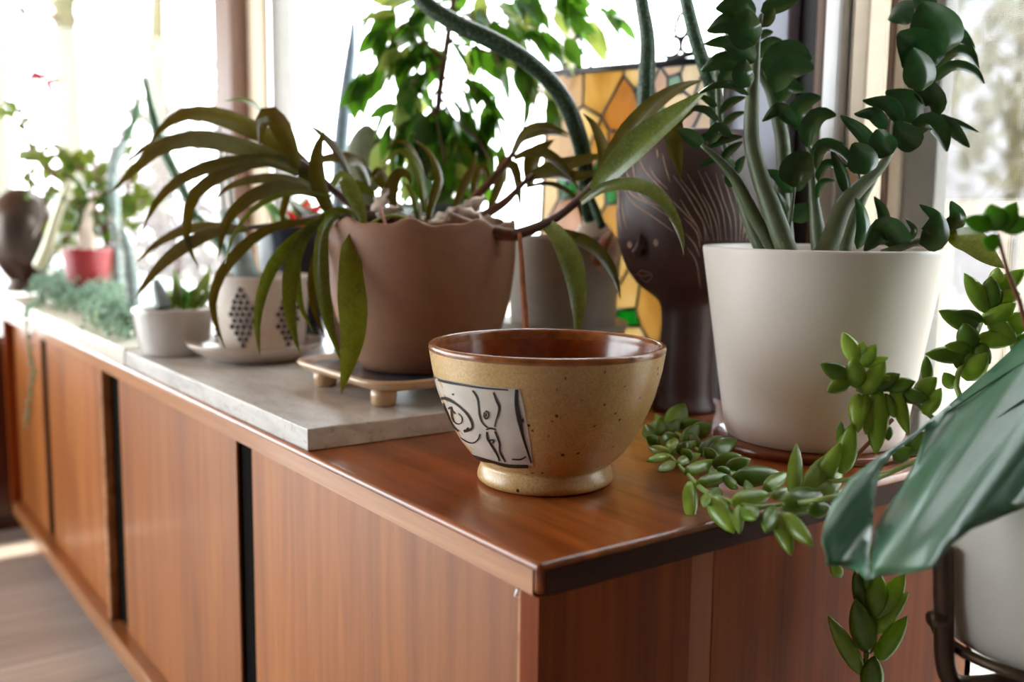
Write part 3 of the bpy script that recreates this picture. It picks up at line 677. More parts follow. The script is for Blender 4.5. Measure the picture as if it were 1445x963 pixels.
for q in range(6):
    for ri, nn in enumerate(rows):
        z = .016+.0092*(9-ri); R = .066+(.0735-.066)*(z-.02)/.092
        for j in range(nn):
            w = a0 + q*math.radians(60) + (j-(nn-1)/2+(0 if nn < 4 else (.25 if ri % 2 else -.25)))*.142
            p = dc + Vector((R*math.cos(w), R*math.sin(w), z))
            if dm is None:
                V, F = lathe_geo(dc, [(0,-.0042), (.003,-.003), (.0042,0), (.003,.003), (0,.0042)], 8)
                o = mesh('dot', V, F, M['dot'], dp); dm = o.data
            else:
                o = bpy.data.objects.new('dot', dm); COL.objects.link(o); o.parent = dp
            o.location = p-dc
lc = on(247, 499, 2, Z1)
lb = thing('low_white_bowl', 'low glossy white bowl planter beside the dotted pot', 'bowl', lc)
lathe('body', lc, [(0,0)] + smooth_prof([(.046,0), (.051,.003), (.057,.03), (.0625,.068), (.0625,.0725)], 4) + [(.061,.074), (.0585,.073), (.057,.06), (.056,.055)], M['lowbowl'], lb, 72)
lathe('soil', lc, [(.057,.062), (.05,.066), (0,.068)], M['soil'], lb, 32)

# ------------------------------------------------------------------ grey pot, teal pot, hidden pots
gc = at(795, 400, 1.47); gc.z = Z1
gp = thing('grey_pot', 'plain grey pot with a wide collar saucer behind the stoneware bowl', 'pot', gc)
lathe('body', gc, [(0,.0), (.07,.0), (.074,.02), (.086,.190), (.086,.194), (.0825,.194), (.0805,.178), (.08,.17)], M['greypot'], gp, 64)
lathe('saucer', gc, [(.078,.052), (.092,.054), (.0965,.068), (.0945,.07), (.0795,.064)], M['greypot'], gp, 64)
lathe('soil', gc, [(.0808,.176), (.06,.180), (0,.182)], M['soil'], gp, 32)
tc_ = at(622, 330, 1.60); tc_.z = Z1
tp = thing('teal_pot', 'dark teal pot holding the small-leaved tree behind the brown pot', 'pot', tc_)
lathe('body', tc_, [(0,0), (.05,0), (.055,.01), (.066,.228), (.066,.24), (.062,.24), (.060,.222), (.06,.215)], M['tealpot'], tp, 48)
lathe('soil', tc_, [(.06,.221), (.05,.224), (0,.226)], M['soil'], tp, 24)
kc = at(513, 330, 1.64); kc.z = Z1
kp = thing('plain_clay_pot', 'plain clay pot holding the grey cactus pads behind the brown pot', 'pot', kc)
lathe('body', kc, [(0,0), (.05,0), (.054,.01), (.065,.17), (.065,.178), (.061,.178), (.059,.16), (.058,.15)], M['claybrown'], kp, 48)
lathe('soil', kc, [(.059,.158), (.05,.162), (0,.164)], M['soil'], kp, 24)
nc = at(416, 370, 1.68); nc.z = Z1
npot = thing('navy_pot', 'dark navy glazed pot behind the dotted pot', 'pot', nc)
lathe('body', nc, [(0,0), (.045,0), (.05,.01), (.062,.19), (.062,.20), (.058,.20), (.056,.18), (.055,.17)], M['navy'], npot, 48)
lathe('soil', nc, [(.056,.178), (.045,.182), (0,.184)], M['soil'], npot, 24)
rc = at(124, 395, 2.3); rc.z = Z2
rp = thing('red_pot', 'small red glazed pot among the silver trailing plant', 'pot', rc)
lathe('body', rc, [(0,0), (.038,0), (.042,.01), (.05,.10), (.056,.125), (.056,.13), (.051,.13), (.048,.11), (.047,.10)], M['redpot'], rp, 40)
lathe('soil', rc, [(.048,.108), (.04,.112), (0,.114)], M['soil'], rp, 24)
jc = at(150, 380, 2.62); jc.z = Z2
jp = thing('jade_pot', 'brown clay pot holding the jade plant at the far end', 'pot', jc)
lathe('body', jc, [(0,0), (.055,0), (.06,.01), (.075,.11), (.075,.12), (.07,.12), (.068,.10), (.067,.09)], M['claybrown'], jp, 40)
lathe('soil', jc, [(.068,.098), (.05,.102), (0,.104)], M['soil'], jp, 24)
# watering can
wcn = on(36, 411, 2, Z2)
can = thing('watering_can', 'dark pewter egg-shaped watering can with a long pale spout', 'watering can', wcn)
lathe('body', wcn, [(0,0)] + smooth_prof([(.048,0), (.05,.012), (.038,.028), (.05,.045), (.075,.09), (.086,.15), (.078,.21), (.05,.255), (.022,.272), (0,.275)], 4), M['canmetal'], can, 56)
ptube('spout', [(56, 375, 2.40), (68, 345, 2.36), (80, 305, 2.34), (92, 272, 2.33), (101, 257, 2.33)], [9, 8, 7, 6.5, 7], M['spoutmetal'], can, 12)
ptube('handle', [(45, 275, 2.44), (60, 282, 2.38), (62, 310, 2.36), (50, 335, 2.38)], [3.5]*4, M['bronze'], can, 8)

# ------------------------------------------------------------------ stained glass panel
import_pts = []
GY = .638
gx0, gx1, gz0, gz1 = on(763, 112, 1, GY).x-.005, on(996, 84, 1, GY).x, ZS+.012, on(880, 100, 1, GY).z-.004
pan = thing('stained_glass_panel', 'amber stained glass panel with green leaves leaning in the window', 'stained glass', ((gx0+gx1)/2, GY, T))
rng = random.Random(3)
def clip(poly, a, b):            # keep the side of the bisector nearer to a
    mid = ((a[0]+b[0])/2, (a[1]+b[1])/2); nx, ny = b[0]-a[0], b[1]-a[1]; out = []
    for i in range(len(poly)):
        p, q = poly[i], poly[(i+1) % len(poly)]
        dp_ = (p[0]-mid[0])*nx+(p[1]-mid[1])*ny; dq = (q[0]-mid[0])*nx+(q[1]-mid[1])*ny
        if dp_ <= 0: out.append(p)
        if dp_*dq < 0: t = dp_/(dp_-dq); out.append((p[0]+(q[0]-p[0])*t, p[1]+(q[1]-p[1])*t))
    return out
seeds = []
for iz in range(6):
    for ix in range(5):
        seeds.append((gx0+(ix+.5+rng.uniform(-.36,.36))*(gx1-gx0)/5, gz0+(iz+.5+rng.uniform(-.36,.36))*(gz1-gz0)/6))
greens = [on(x, y, 1, GY) for x, y in ((898,140),(902,160),(935,125),(880,205),(930,198),(955,200),(785,268),(812,240),(838,248),(850,262),(795,282),(852,285),(880,455))]
for g in greens: seeds = [s for s in seeds if math.hypot(s[0]-g.x, s[1]-g.z) > .024]
for g in greens:
    for a in (20, 100, 190, 280):
        q = (g.x+.027*math.cos(math.radians(a)), g.z+.027*math.sin(math.radians(a)))
        if gx0 < q[0] < gx1 and all(math.hypot(q[0]-h.x, q[1]-h.z) > .024 for h in greens) and all(math.hypot(q[0]-h[0], q[1]-h[1]) > .028 for h in seeds): seeds.append(q)
ng = len(seeds); seeds += [(g.x, g.z) for g in greens]
tilt = math.radians(3.2); pcx, pcz = (gx0+gx1)/2, gz0
def rotp(x, z): dx, dz_ = x-pcx, z-pcz; return (pcx+dx*math.cos(tilt)+dz_*math.sin(tilt), pcz-dx*math.sin(tilt)+dz_*math.cos(tilt)+.010)
edges = {}
for k, s in enumerate(seeds):
    poly = [(gx0,gz0), (gx1,gz0), (gx1,gz1), (gx0,gz1)]
    for j, q in enumerate(seeds):
        if j != k: poly = clip(poly, s, q)
        if len(poly) < 3: break
    if len(poly) < 3: continue
    R_ = [rotp(*p) for p in poly]; m = len(R_)
    V = [(x, GY-.0015, z) for x, z in R_] + [(x, GY+.0015, z) for x, z in R_]
    F = [list(range(m)), [m+i for i in range(m)][::-1]] + [[i, m+i, m+(i+1) % m, (i+1) % m] for i in range(m)]
    gm = M['sgreen'] if k >= ng else M[rng.choice(['amber', 'amberp', 'amberp', 'amber', 'ambero'])]
    mesh('glass_piece', V, F, gm, pan, False)
    for i in range(m):
        a, b = R_[i], R_[(i+1) % m]
        if math.hypot(a[0]-b[0], a[1]-b[1]) > .002:
            key = tuple(sorted((tuple(round(c, 3) for c in a), tuple(round(c, 3) for c in b)))); edges[key] = (a, b)
V = []; F = []
for a, b in edges.values():
    v, f = tube_geo([(a[0], GY, a[1]), (b[0], GY, b[1])], .0028, 6, 1); F += [[i+len(V) for i in q] for q in f]; V += v
mesh('lead_came', V, F, M['lead'], pan)
cr = [rotp(*p) for p in ((gx0,gz0), (gx1,gz0), (gx1,gz1), (gx0,gz1))]
for i in range(4):
    a, b = cr[i], cr[(i+1) % 4]
    tube('frame_bar', [(a[0], GY, a[1]), (b[0], GY, b[1])], .0055 if i == 2 else .004, M['lead'], pan, 8, 1)
def knot(px, py):
    c = on(px, py, 1, GY); s = .032
    for k in range(3):
        a = math.radians(90+120*k); d = Vector((math.cos(a), 0, math.sin(a))); e = Vector((-d.z, 0, d.x))
        P = [c + d*(-.1*s), c + d*.3*s + e*.36*s, c + d*.75*s + e*.34*s, c + d*1.15*s, c + d*.75*s - e*.34*s, c + d*.3*s - e*.36*s, c - d*.1*s]
        tube('knot_loop', P, .0027, M['lead'], pan, 6, 20)
    tube('knot_base', [c+Vector((-.026,0,-.026)), c+Vector((.026,0,-.022))], .004, M['lead'], pan, 6, 2)
knot(815, 82); knot(961, 56)
kb = on(955, 22, 1, GY)
tube('hanging_wire', [on(961, 35, 1, GY), on(955, 20, 1, GY+.02), on(930, 5, 1, GY+.03), on(905, 8, 1, GY+.03), on(890, 25, 1, GY+.02)], .0008, M['lead'], pan, 5)
# ------------------------------------------------------------------ strap-leaved plant in the brown pot
sp = thing('strap_leaf_plant', 'sprawling strap-leaved plant with arching olive leaves in the brown clay pot', 'plant', pc + Vector((0,0,ph-.02)))
def L(P, w, m='strap', d0=1.30, d1=None, **k):
    d1 = d0 if d1 is None else d1; n = len(P)
    leaf([(x, y, d0+(d1-d0)*i/(n-1)) for i, (x, y) in enumerate(P)], w, M[m], sp, **k)
def S(P, r, m='stemp', d0=1.27, d1=None):
    d1 = d0 if d1 is None else d1; n = len(P)
    ptube('stem', [(x, y, d0+(d1-d0)*i/(n-1)) for i, (x, y) in enumerate(P)], r, M[m], sp, 8)
S([(590,322),(555,303),(505,292),(470,268),(440,240),(415,222)], [9,9,8,6,5,3], d0=1.27, d1=1.28)
S([(560,308),(510,305),(470,304),(420,314),(370,320),(335,322)], [9,8,6,5,4,3], d0=1.25, d1=1.30)
S([(545,300),(500,288),(465,268),(420,240),(385,228)], [6,5,4,3,2], d0=1.28, d1=1.33)
S([(600,318),(560,305),(530,312),(495,340)], [3,3,2.5,2], 'sedstem', 1.22, 1.20)
L([(450,250),(400,205),(350,178),(305,162),(262,160),(230,178),(210,205)], 27, d0=1.29, d1=1.36, tw=30)
L([(455,262),(400,226),(350,208),(305,198),(258,196),(216,214),(183,245),(153,275)], 25, d0=1.28, d1=1.36, tw=30)
L([(400,225),(350,204),(290,190),(240,196),(205,208),(172,236)], 18, d0=1.31, d1=1.42, tw=40)
L([(440,248),(395,226),(350,226),(300,233),(258,250),(228,275),(211,302),(200,329)], 18, d0=1.28, d1=1.33, tw=25)
L([(420,245),(380,228),(340,234),(300,252),(272,277),(263,312),(264,343),(282,382)], 18, d0=1.27, d1=1.30, tw=25)
L([(462,278),(425,256),(380,250),(345,255),(320,265),(301,284)], 16, d0=1.27, d1=1.32, tw=40)
L([(460,280),(420,264),(380,266),(345,283),(318,315),(307,366)], 19, d0=1.26, d1=1.28, tw=25)
L([(468,276),(430,271),(392,275),(355,296),(328,335),(318,372)], 11, 'strapg', 1.24, 1.22, tw=50)
L([(345,322),(305,318),(263,323),(222,343),(192,371)], 15, d0=1.30, d1=1.36, tw=35)
L([(350,322),(302,327),(263,345),(232,368),(207,397),(190,422)], 19, d0=1.29, d1=1.32, tw=30)
L([(440,312),(400,316),(365,330),(335,355),(310,388),(299,427),(305,460),(318,492)], 16, d0=1.26, d1=1.22, tw=30)
L([(420,236),(407,200),(393,173),(380,160),(369,172),(366,207)], 25, 'strap', 1.27, 1.24, tw=15)
L([(380,168),(360,147),(338,139),(316,143)], 8, 'strapg', 1.34, 1.4, tw=45)
L([(475,306),(463,294),(449,255),(448,215),(458,183)], 21, 'strap', 1.25, 1.24, tw=15)
L([(495,252),(476,213),(455,190),(432,174)], 12, 'strap', 1.30, 1.33, tw=30)
L([(521,263),(508,232),(488,221),(455,224),(426,238)], 18, 'strap', 1.32, 1.36, tw=40)
L([(470,262),(484,250),(496,272),(508,298),(517,328)], 21, 'strapg', 1.24, 1.20, tw=10)
L([(528,275),(508,262),(490,254)], 13, 'strapg', 1.28, 1.26, tw=20)
L([(455,306),(430,300),(408,284)], 13, 'strap', 1.30, 1.34, tw=20)
L([(412,262),(402,285),(396,318)], 10, 'strap', 1.32, 1.32, tw=20)
L([(485,298),(452,312),(418,336),(392,362),(372,402),(362,454),(367,506)], 17, 'strapg', 1.24, 1.18, tw=20, cup=.4)
L([(455,306),(430,330),(412,370),(407,425),(413,466),(423,500)], 20, 'strapg', 1.23, 1.18, tw=15, cup=.4)
L([(428,345),(419,380),(424,431),(442,469)], 10, 'strapg', 1.24, 1.22, tw=30)
L([(478,300),(458,318),(452,356),(454,405),(465,460),(482,513)], 20, 'strapg', 1.22, 1.15, tw=15, cup=.4)
L([(490,306),(471,324),(450,353),(439,396),(443,437),(460,479)], 12, 'strap', 1.25, 1.22, tw=20)
L([(500,335),(494,350),(495,396),(498,440),(497,480),(491,512),(481,557)], 36, 'strapy', 1.19, 1.14, tw=8, cup=.15)
L([(505,330),(496,300),(470,296),(440,316),(428,338)], 9, 'strapg', 1.22, 1.22, tw=45)

# middle
L([(600,300),(599,287),(593,249),(580,221),(561,212),(541,232)], 14, 'strapg', 1.26, 1.24, tw=35)
L([(604,300),(598,268),(591,233),(575,203),(558,200),(543,217)], 11, 'strap', 1.29, 1.31, tw=35)
L([(604,324),(608,296),(614,275),(620,252),(612,225),(599,207),(584,199)], 13, 'strap', 1.24, 1.24, tw=25)
L([(556,300),(553,268),(561,246),(574,246),(580,262)], 16, 'strap', 1.27, 1.27, tw=10)
L([(555,285),(545,263),(534,240),(522,252)], 15, 'strap', 1.30, 1.31, tw=25)
L([(590,310),(585,280),(575,262),(566,258)], 10, 'strapg', 1.26, 1.25, tw=30)
L([(570,300),(540,262),(520,240),(508,214)], 9, 'strap', 1.32, 1.34, tw=30)
L([(640,300),(655,262),(668,235),(672,215)], 13, 'strap', 1.33, 1.36, tw=30)
L([(668,280),(672,255),(682,236),(692,268)], 12, 'strap', 1.30, 1.30, tw=25)
# right
S([(640,312),(669,281),(701,246),(728,211),(735,198)], [7,7,6,4,3], 'stemb', 1.29, 1.31)
L([(724,215),(739,190),(760,179),(782,182),(806,191)], 15, 'strap', 1.30, 1.28, tw=45)
L([(726,216),(738,197),(771,187),(804,194)], 13, 'strap', 1.31, 1.34, tw=40)
L([(748,262),(750,235),(757,216),(782,197)], 22, 'strap', 1.33, 1.33, tw=25)
L([(690,300),(705,260),(712,230),(727,240),(735,300)], 16, 'strap', 1.36, 1.36, tw=25)
S([(660,318),(682,305),(714,284),(741,256),(752,246)], [7,7,6,4,3], 'stemb', 1.26, 1.29)
L([(741,256),(771,240),(809,231),(862,216)], 22, 'strap', 1.29, 1.27, tw=40)
L([(725,224),(755,214),(782,225),(804,249),(818,268)], 16, 'strap', 1.27, 1.25, tw=35)
L([(741,265),(771,259),(795,267),(814,284),(822,320)], 8, 'strap', 1.28, 1.30, tw=35)
L([(748,252),(782,246),(815,250),(850,240)], 22, 'strap', 1.32, 1.33, tw=45)
S([(632,308),(674,324),(714,331),(735,332)], [10,11,10,8], 'stemb', 1.22, 1.20)
S([(725,332),(755,322),(787,306),(822,277),(848,250)], [8,7,6,6,6], 'stemp', 1.20, 1.16)
L([(840,262),(860,228),(890,185),(925,147),(960,124),(992,113)], 28, 'strap', 1.15, 1.06, tw=30)
L([(838,270),(858,246),(890,212),(930,178),(968,150),(1000,124)], 34, 'strapg', 1.14, 1.04, tw=15)
L([(846,256),(852,222),(847,195),(836,173),(822,160)], 14, 'strap', 1.16, 1.14, tw=15)
L([(820,286),(850,266),(889,260),(922,272),(947,300),(961,335),(965,360)], 18, 'strapg', 1.14, 1.02, tw=20)
L([(765,316),(778,322),(790,338),(803,362),(813,401),(816,440),(812,484)], 28, 'strapg', 1.19, 1.10, tw=10)
L([(770,322),(795,331),(825,342),(851,364),(867,392),(876,422)], 19, 'strap', 1.20, 1.16, tw=30)
L([(978,150),(952,166),(950,195),(960,252)], 25, 'strap', 1.10, 1.08, tw=10)
ptube('root', [(733,330,1.19), (736,365,1.175), (738,400,1.17), (741,440,1.165), (743,480,1.16)], [3,4,4.5,5,5], M['rust'], sp, 7)
ptube('root', [(536,292,1.22), (545,320,1.195), (551,350,1.19), (549,385,1.19), (555,402,1.19)], [2.5,2.5,2,1.7,.8], M['root'], sp, 6)

# ------------------------------------------------------------------ glossy dark plant in the white pot
zp = thing('zz_plant', 'dark glossy plant with thick arching stems in the white pot', 'plant', wc + Vector((0,0,.19)))
def ZS_(P, r, d0=1.06, d1=None, m='zzstem'):
    d1 = d0 if d1 is None else d1; n = len(P)
    ptube('stem', [(x, y, d0+(d1-d0)*i/(n-1)) for i, (x, y) in enumerate(P)], r, M[m], zp, 12)
ZS_([(1117,368),(1109,350),(1091,300),(1073,250),(1061,200),(1061,150),(1065,100),(1069,55),(1075,20)], [15,15,14,12.5,11.5,10.5,8,5,3], 1.02, 1.03)
ZS_([(1080,365),(1070,340),(1056,305),(1042,262),(1026,220),(1017,180),(1014,130),(1012,100)], [11,11,10,7,5,5,5,3], 1.10, 1.12)
ZS_([(1096,362),(1083,338),(1062,301),(1038,254),(1015,226),(990,205)], [9.5,9.5,9.5,8,6,3], 1.04, 1.02)
ZS_([(1112,365),(1108,320),(1103,271),(1106,245),(1104,198),(1098,168),(1088,131),(1074,103),(1070,70)], [11,11,11,10.5,10.5,10,8,6,3], 1.12, 1.12)
ZS_([(1158,365),(1153,320),(1147,263),(1146,226),(1137,198),(1122,172)], [12,11,7,5.5,4,2.5], 1.07, 1.08)
ZS_([(1158,366),(1172,340),(1190,292),(1216,262),(1245,233),(1260,205),(1262,175),(1280,148),(1300,127),(1312,92),(1318,56)], [15,14.5,13,11,8,5,4.5,4.5,4.5,3.5,2], 1.02, 1.06)
ZS_([(1190,366),(1200,325),(1215,285),(1236,250)], [9,9,7,4], 1.09, 1.10)
ZS_([(1112,330),(1117,295),(1121,262)], [3,3,2], 1.08, 1.08)
ZS_([(1245,358),(1275,348),(1300,340),(1335,332)], [6,5.5,5,3], .98, .98)
def Z(P, w, d=1.04, tw=20, cup=.35, shape='spoon', dt=0.0, m='zz'):
    n = len(P); leaf([(x, y, d+dt*i/(n-1)) for i, (x, y) in enumerate(P)], w, M[m], zp, tw=tw, cup=cup, shape=shape, n=10, thick=.0016)
for a in [([(1064,26),(1040,6),(1010,12)],32,1.06),([(1060,48),(1030,30),(998,44)],31,1.03),([(1067,62),(1052,42),(1056,12)],40,1.0,5),([(1074,38),(1082,28),(1092,12)],20,1.03),([(1074,16),(1098,8),(1127,0)],22,1.05),([(1045,66),(1022,58),(994,62)],17,1.08),
          ([(1064,88),(1042,66),(1020,64)],28,1.01,15),([(1048,92),(1018,84),(990,100)],24,1.07),([(1058,122),(1048,104),(1052,84)],26,1.01,10),([(1056,134),(1035,119),(1010,119),(986,132)],13,1.02,40),([(1016,118),(1026,104),(1036,94)],15,1.11),([(1018,160),(1032,145),(1052,137)],13,1.10,30),
          ([(1014,170),(995,153),(965,153)],12,1.09,35),([(1012,150),(996,138),(984,136)],11,1.10,35),([(1020,180),(1035,165),(1052,158)],11,1.09,30),([(1072,82),(1086,62),(1104,57)],18,1.10,25),([(1082,108),(1098,80),(1122,72),(1145,84)],30,1.09,15),([(1094,130),(1106,102),(1126,94),(1149,97)],34,1.07,15),
          ([(1100,145),(1112,124),(1134,128)],24,1.10,20),([(1072,55),(1080,48),(1091,45)],12,1.11,30),([(1124,176),(1100,153),(1076,171)],19,1.05,20),([(1132,186),(1127,158),(1140,142),(1159,138)],25,1.06,15),([(1140,208),(1146,175),(1160,162),(1180,163)],25,1.05,15),([(1147,222),(1162,204),(1190,203)],15,1.06,30),
          ([(1120,264),(1126,236),(1142,216)],40,1.04,5),([(1152,240),(1162,210),(1184,211),(1204,232),(1213,252)],15,1.03,30),([(1196,274),(1187,242),(1173,212)],15,1.03,10),([(1154,256),(1166,233),(1198,236)],14,1.04,30),([(1153,280),(1160,258),(1178,255)],10,1.05,25),([(1118,272),(1100,249),(1080,240)],17,1.06,20),
          ([(1122,270),(1130,255),(1138,246)],16,1.09,10),([(1118,312),(1132,300),(1144,288)],26,1.10,15),([(1110,302),(1102,288),(1098,272)],16,1.09,15),([(992,206),(975,192),(956,182)],20,1.03,20),([(1010,172),(1002,190),(974,199)],12,1.05,20),([(1002,203),(1014,183),(1033,193)],18,1.02,15),([(1000,208),(1022,198),(1048,193)],13,1.02,30),
          ([(1018,226),(1032,212),(1048,200)],12,1.04,25),([(1034,240),(1026,230),(1020,218)],16,1.06,10),([(1010,226),(1000,227),(986,236)],9,1.08,30),([(1036,262),(1030,256),(1022,250)],12,1.1,20),([(1040,246),(1044,232),(1051,220)],12,1.09,20),
          ([(1326,78),(1322,50),(1302,4)],62,1.03,5),([(1314,98),(1300,70),(1268,46)],54,1.01,10),([(1300,128),(1298,100),(1288,68)],38,1.0,10),([(1290,14),(1272,18),(1254,28)],30,1.06,15),([(1318,14),(1304,2),(1288,-8)],26,1.07),([(1328,74),(1350,45),(1376,68)],15,1.07,35),([(1326,80),(1352,58),(1379,80)],15,1.06,35),
          ([(1316,104),(1345,74),(1368,76),(1381,96)],17,1.05,30),([(1314,118),(1345,94),(1374,100),(1389,118)],15,1.03,30),([(1299,108),(1306,128),(1322,146),(1318,168)],28,1.01,10),([(1290,174),(1282,145),(1250,129)],34,1.02,15),([(1274,174),(1256,146),(1218,142)],22,1.01,25),([(1252,182),(1234,160),(1206,161)],20,1.01,25),
          ([(1240,216),(1216,186),(1186,163)],19,1.0,15),([(1222,246),(1216,222),(1204,202)],36,.99,5),([(1258,218),(1244,200),(1238,182)],32,.99,10),([(1298,206),(1280,192),(1264,172)],32,1.0,10),([(1288,192),(1310,173),(1328,188),(1336,214)],25,1.0,25),([(1305,170),(1335,176),(1368,208)],19,1.02,15),([(1320,166),(1350,175),(1381,187)],11,1.03,35),
          ([(1210,352),(1219,325),(1215,295),(1207,280)],17,.99,15),([(1252,330),(1246,298),(1234,278)],15,1.03,15),([(1282,348),(1248,322),(1220,354)],34,.98,15),([(1280,344),(1291,325),(1278,309)],9,1.0,25),([(1306,330),(1321,307),(1298,289)],15,.99,15),([(1298,344),(1318,334),(1325,300)],34,.97,5),([(1334,332),(1352,308),(1342,284)],22,.97,15)]:
    Z(*a)
leaf([(1336,334,.97),(1368,340,.95),(1396,364,.93),(1418,379,.92)], 32, M['strapg'], zp, tw=15, shape='lance', label='yellowing leaf tip hanging over the pot rim')

# ------------------------------------------------------------------ plants in the face vase and the grey pot
fv = thing('snake_plant', 'two round spotted snake plant spears rising from the face vase', 'plant', vc + Vector((0,0,.33)))
ptube('spear', [(915,240,1.26),(908,200,1.26),(911,130,1.25),(914,60,1.25),(905,0,1.25),(896,-60,1.25)], [10,11.5,12,11,9.5,7], M['snake'], fv, 14)
ptube('spear', [(1012,220,1.24),(1010,150,1.22),(1000,110,1.20),(983,60,1.19),(968,0,1.18),(955,-60,1.18)], [9,9.5,10,10,9,6], M['snake'], fv, 14)
gv = thing('bulb_plant', 'thick dark green arching stalk growing from a papery bulb in the grey pot', 'plant', gc + Vector((0,0,.181)))
bcn = at(838, 338, 1.42)
lathe('bulb', bcn-Vector((0,0,.03)), smooth_prof([(0,-.03), (.02,-.025), (.034,0), (.036,.02), (.026,.042), (.010,.06), (0,.062)], 3), M['bulb'], gv, 24)
ptube('stalk', [(838,330,1.42),(828,290,1.40),(826,240,1.36),(816,190,1.32),(792,135,1.30),(752,92,1.28),(700,60,1.27),(645,34,1.27),(598,2,1.27),(570,-40,1.27)], [9,10,12,12.5,12,12,13,13,12,10], M['snake'], gv, 14)
ptube('stalk', [(850,322,1.37),(838,290,1.37),(825,262,1.37),(812,240,1.37)], [6,6,5,3], M['cactus'], gv, 8)
ptube('bark_stick', [(842,372,1.31),(855,340,1.33),(862,330,1.36)], [7,8,5], M['rust'], gv, 8)

# ------------------------------------------------------------------ sedum trailing from the planter
pl_c = at(1482, 905, .80)
pl_b = pl_c.copy()
plz = T-.085
pl_b.z = plz
planter = thing('cream_planter', 'cream round planter held in a bronze metal stand', 'pot', pl_b)
lathe('body', pl_b, [(0,0)] + smooth_prof([(.074,0), (.080,.004), (.088,.03), (.094,.08), (.097,.14)], 5) + [(.096,.143), (.092,.142), (.090,.12), (.089,.115)], M['planter'], planter, 72)
lathe('soil', pl_b, [(.0905,.122), (.07,.126), (0,.128)], M['soil'], planter, 32)
st = thing('plant_stand', 'bronze metal plant stand cradling the cream planter', 'plant stand', (pl_b.x, pl_b.y, 0))
def hoop(name, r, z, th): tube(name, [pl_b + Vector((r*math.cos(w), r*math.sin(w), z)) for w in [2*math.pi*k/40 for k in range(41)]], th, M['bronze'], st, 8, 80)
hoop('ring', .086, .001, .0045)
camdir = Vector((CAM.x-pl_b.x, CAM.y-pl_b.y, 0)); a0 = math.atan2(-RT.y, -RT.x) + math.radians(14)
for k in range(4):
    w = a0 + k*math.pi/2; e = Vector((math.cos(w), math.sin(w), 0))
    tube('strap', [pl_b+e*.01+Vector((0,0,-.030)), pl_b+e*.06+Vector((0,0,-.031)), pl_b+e*.088+Vector((0,0,-.026)), pl_b+e*.097+Vector((0,0,-.008)), pl_b+e*.101+Vector((0,0,.03)), pl_b+e*.106+Vector((0,0,.085))], .0075, M['bronze'], st, 10, 30)
    tube('bolt', [pl_b+e*.100+Vector((0,0,.028)), pl_b+e*.113+Vector((0,0,.028))], [.009,.006], M['bronze'], st, 10)
    tube('leg', [pl_b+e*.03+Vector((0,0,-.032)), pl_b+e*.06+Vector((0,0,-.2)), pl_b+e*.11+Vector((0,0,-pl_b.z+.006))], .007, M['bronze'], st, 10, 16)
root = (1450, 640, .80)
sd_pl = thing('trailing_sedum', 'trailing green sedum with plump leaves spilling from the planter over the sideboard', 'plant', pl_b + Vector((0,0,.126)))
SZ = lambda x, y, z=.018: (x, y, dz(x, y, z))
def SS(P, r, m='sedstem'): ptube('stem', P, r, M[m], sd_pl, 7)
SS([(1470,690,.80),(1420,640,.84),(1330,640,.84),(1250,670,.83),(1200,695,.80),(1165,704,.785),SZ(1110,712),SZ(1060,716),SZ(1020,705),SZ(990,690),SZ(970,670),SZ(955,655),SZ(945,642)], [4,4,4,4,4,4,4,4,4,4,3.5,3,2.5])
SS([(1250,668,.83),(1170,680,.84),SZ(1100,672,.02),SZ(1040,662,.02),SZ(990,640,.02),SZ(955,612,.02),SZ(925,606,.02)], [3.5]*6+[2.5])
def SL(b, t, w, m='sedum', z0=.02, z1=.02, d=None, flat=.55, bend=0.0):
    if d is None: p0, p1 = SZ(b[0], b[1], z0), SZ(t[0], t[1], z1); p1 = (p1[0], p1[1], max(min(p1[2], p0[2]+.035), p0[2]-.035))
    else: d = d if hasattr(d, '__len__') else (d, d); p0, p1 = (b[0], b[1], d[0]), (t[0], t[1], d[1])
    fat(p0, p1, w, M[m], sd_pl, flat=flat, bend=bend)
for a in [((945,643),(911,651),10,'sedumy'),((946,641),(914,632),13,'sedumy'),((944,640),(955,618),16,'sedumy'),((948,641),(986,623),13,'sedumy'),((953,654),(927,665),12,'sedumy'),((954,655),(989,641),13,'sedumy'),((966,668),(1010,650),15),((973,680),(975,740),17),
          ((983,684),(1039,666),16),((1002,700),(1036,753),24),((1032,711),(1088,698),24),((1042,713),(1043,754),12),((1052,716),(1066,734),22,'sedumd'),((998,698),(993,716),12),((1093,716),(1080,752),20,'sedumd'),((1097,720),(1116,784),21),((1103,724),(1147,771),20),
          ((1034,676),(1102,668),24,'sedumd'),((1078,692),(1112,667),18),((1090,702),(1116,690),15),((1120,704),(1124,626),18),((1106,714),(1164,698),32,'sedumd'),((1150,700),(1188,668),28),((1136,700),(1172,640),24),((1143,668),(1158,660),9),((1140,722),(1172,716),20,'sedumd'),((1014,690),(1000,714),16,'sedumd'),((1040,690),(1020,672),12,'sedumd'),((1060,700),(1052,678),12,'sedumd')]:
    SL(*a)
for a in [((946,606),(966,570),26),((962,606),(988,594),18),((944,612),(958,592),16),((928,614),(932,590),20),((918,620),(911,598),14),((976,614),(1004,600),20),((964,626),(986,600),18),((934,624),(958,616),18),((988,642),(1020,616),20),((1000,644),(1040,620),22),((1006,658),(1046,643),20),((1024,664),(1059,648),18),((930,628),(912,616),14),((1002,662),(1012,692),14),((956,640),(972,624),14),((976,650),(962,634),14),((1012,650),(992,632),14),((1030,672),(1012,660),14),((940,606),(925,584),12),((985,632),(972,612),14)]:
    SL(*a, 'sedumd', .02, .03)
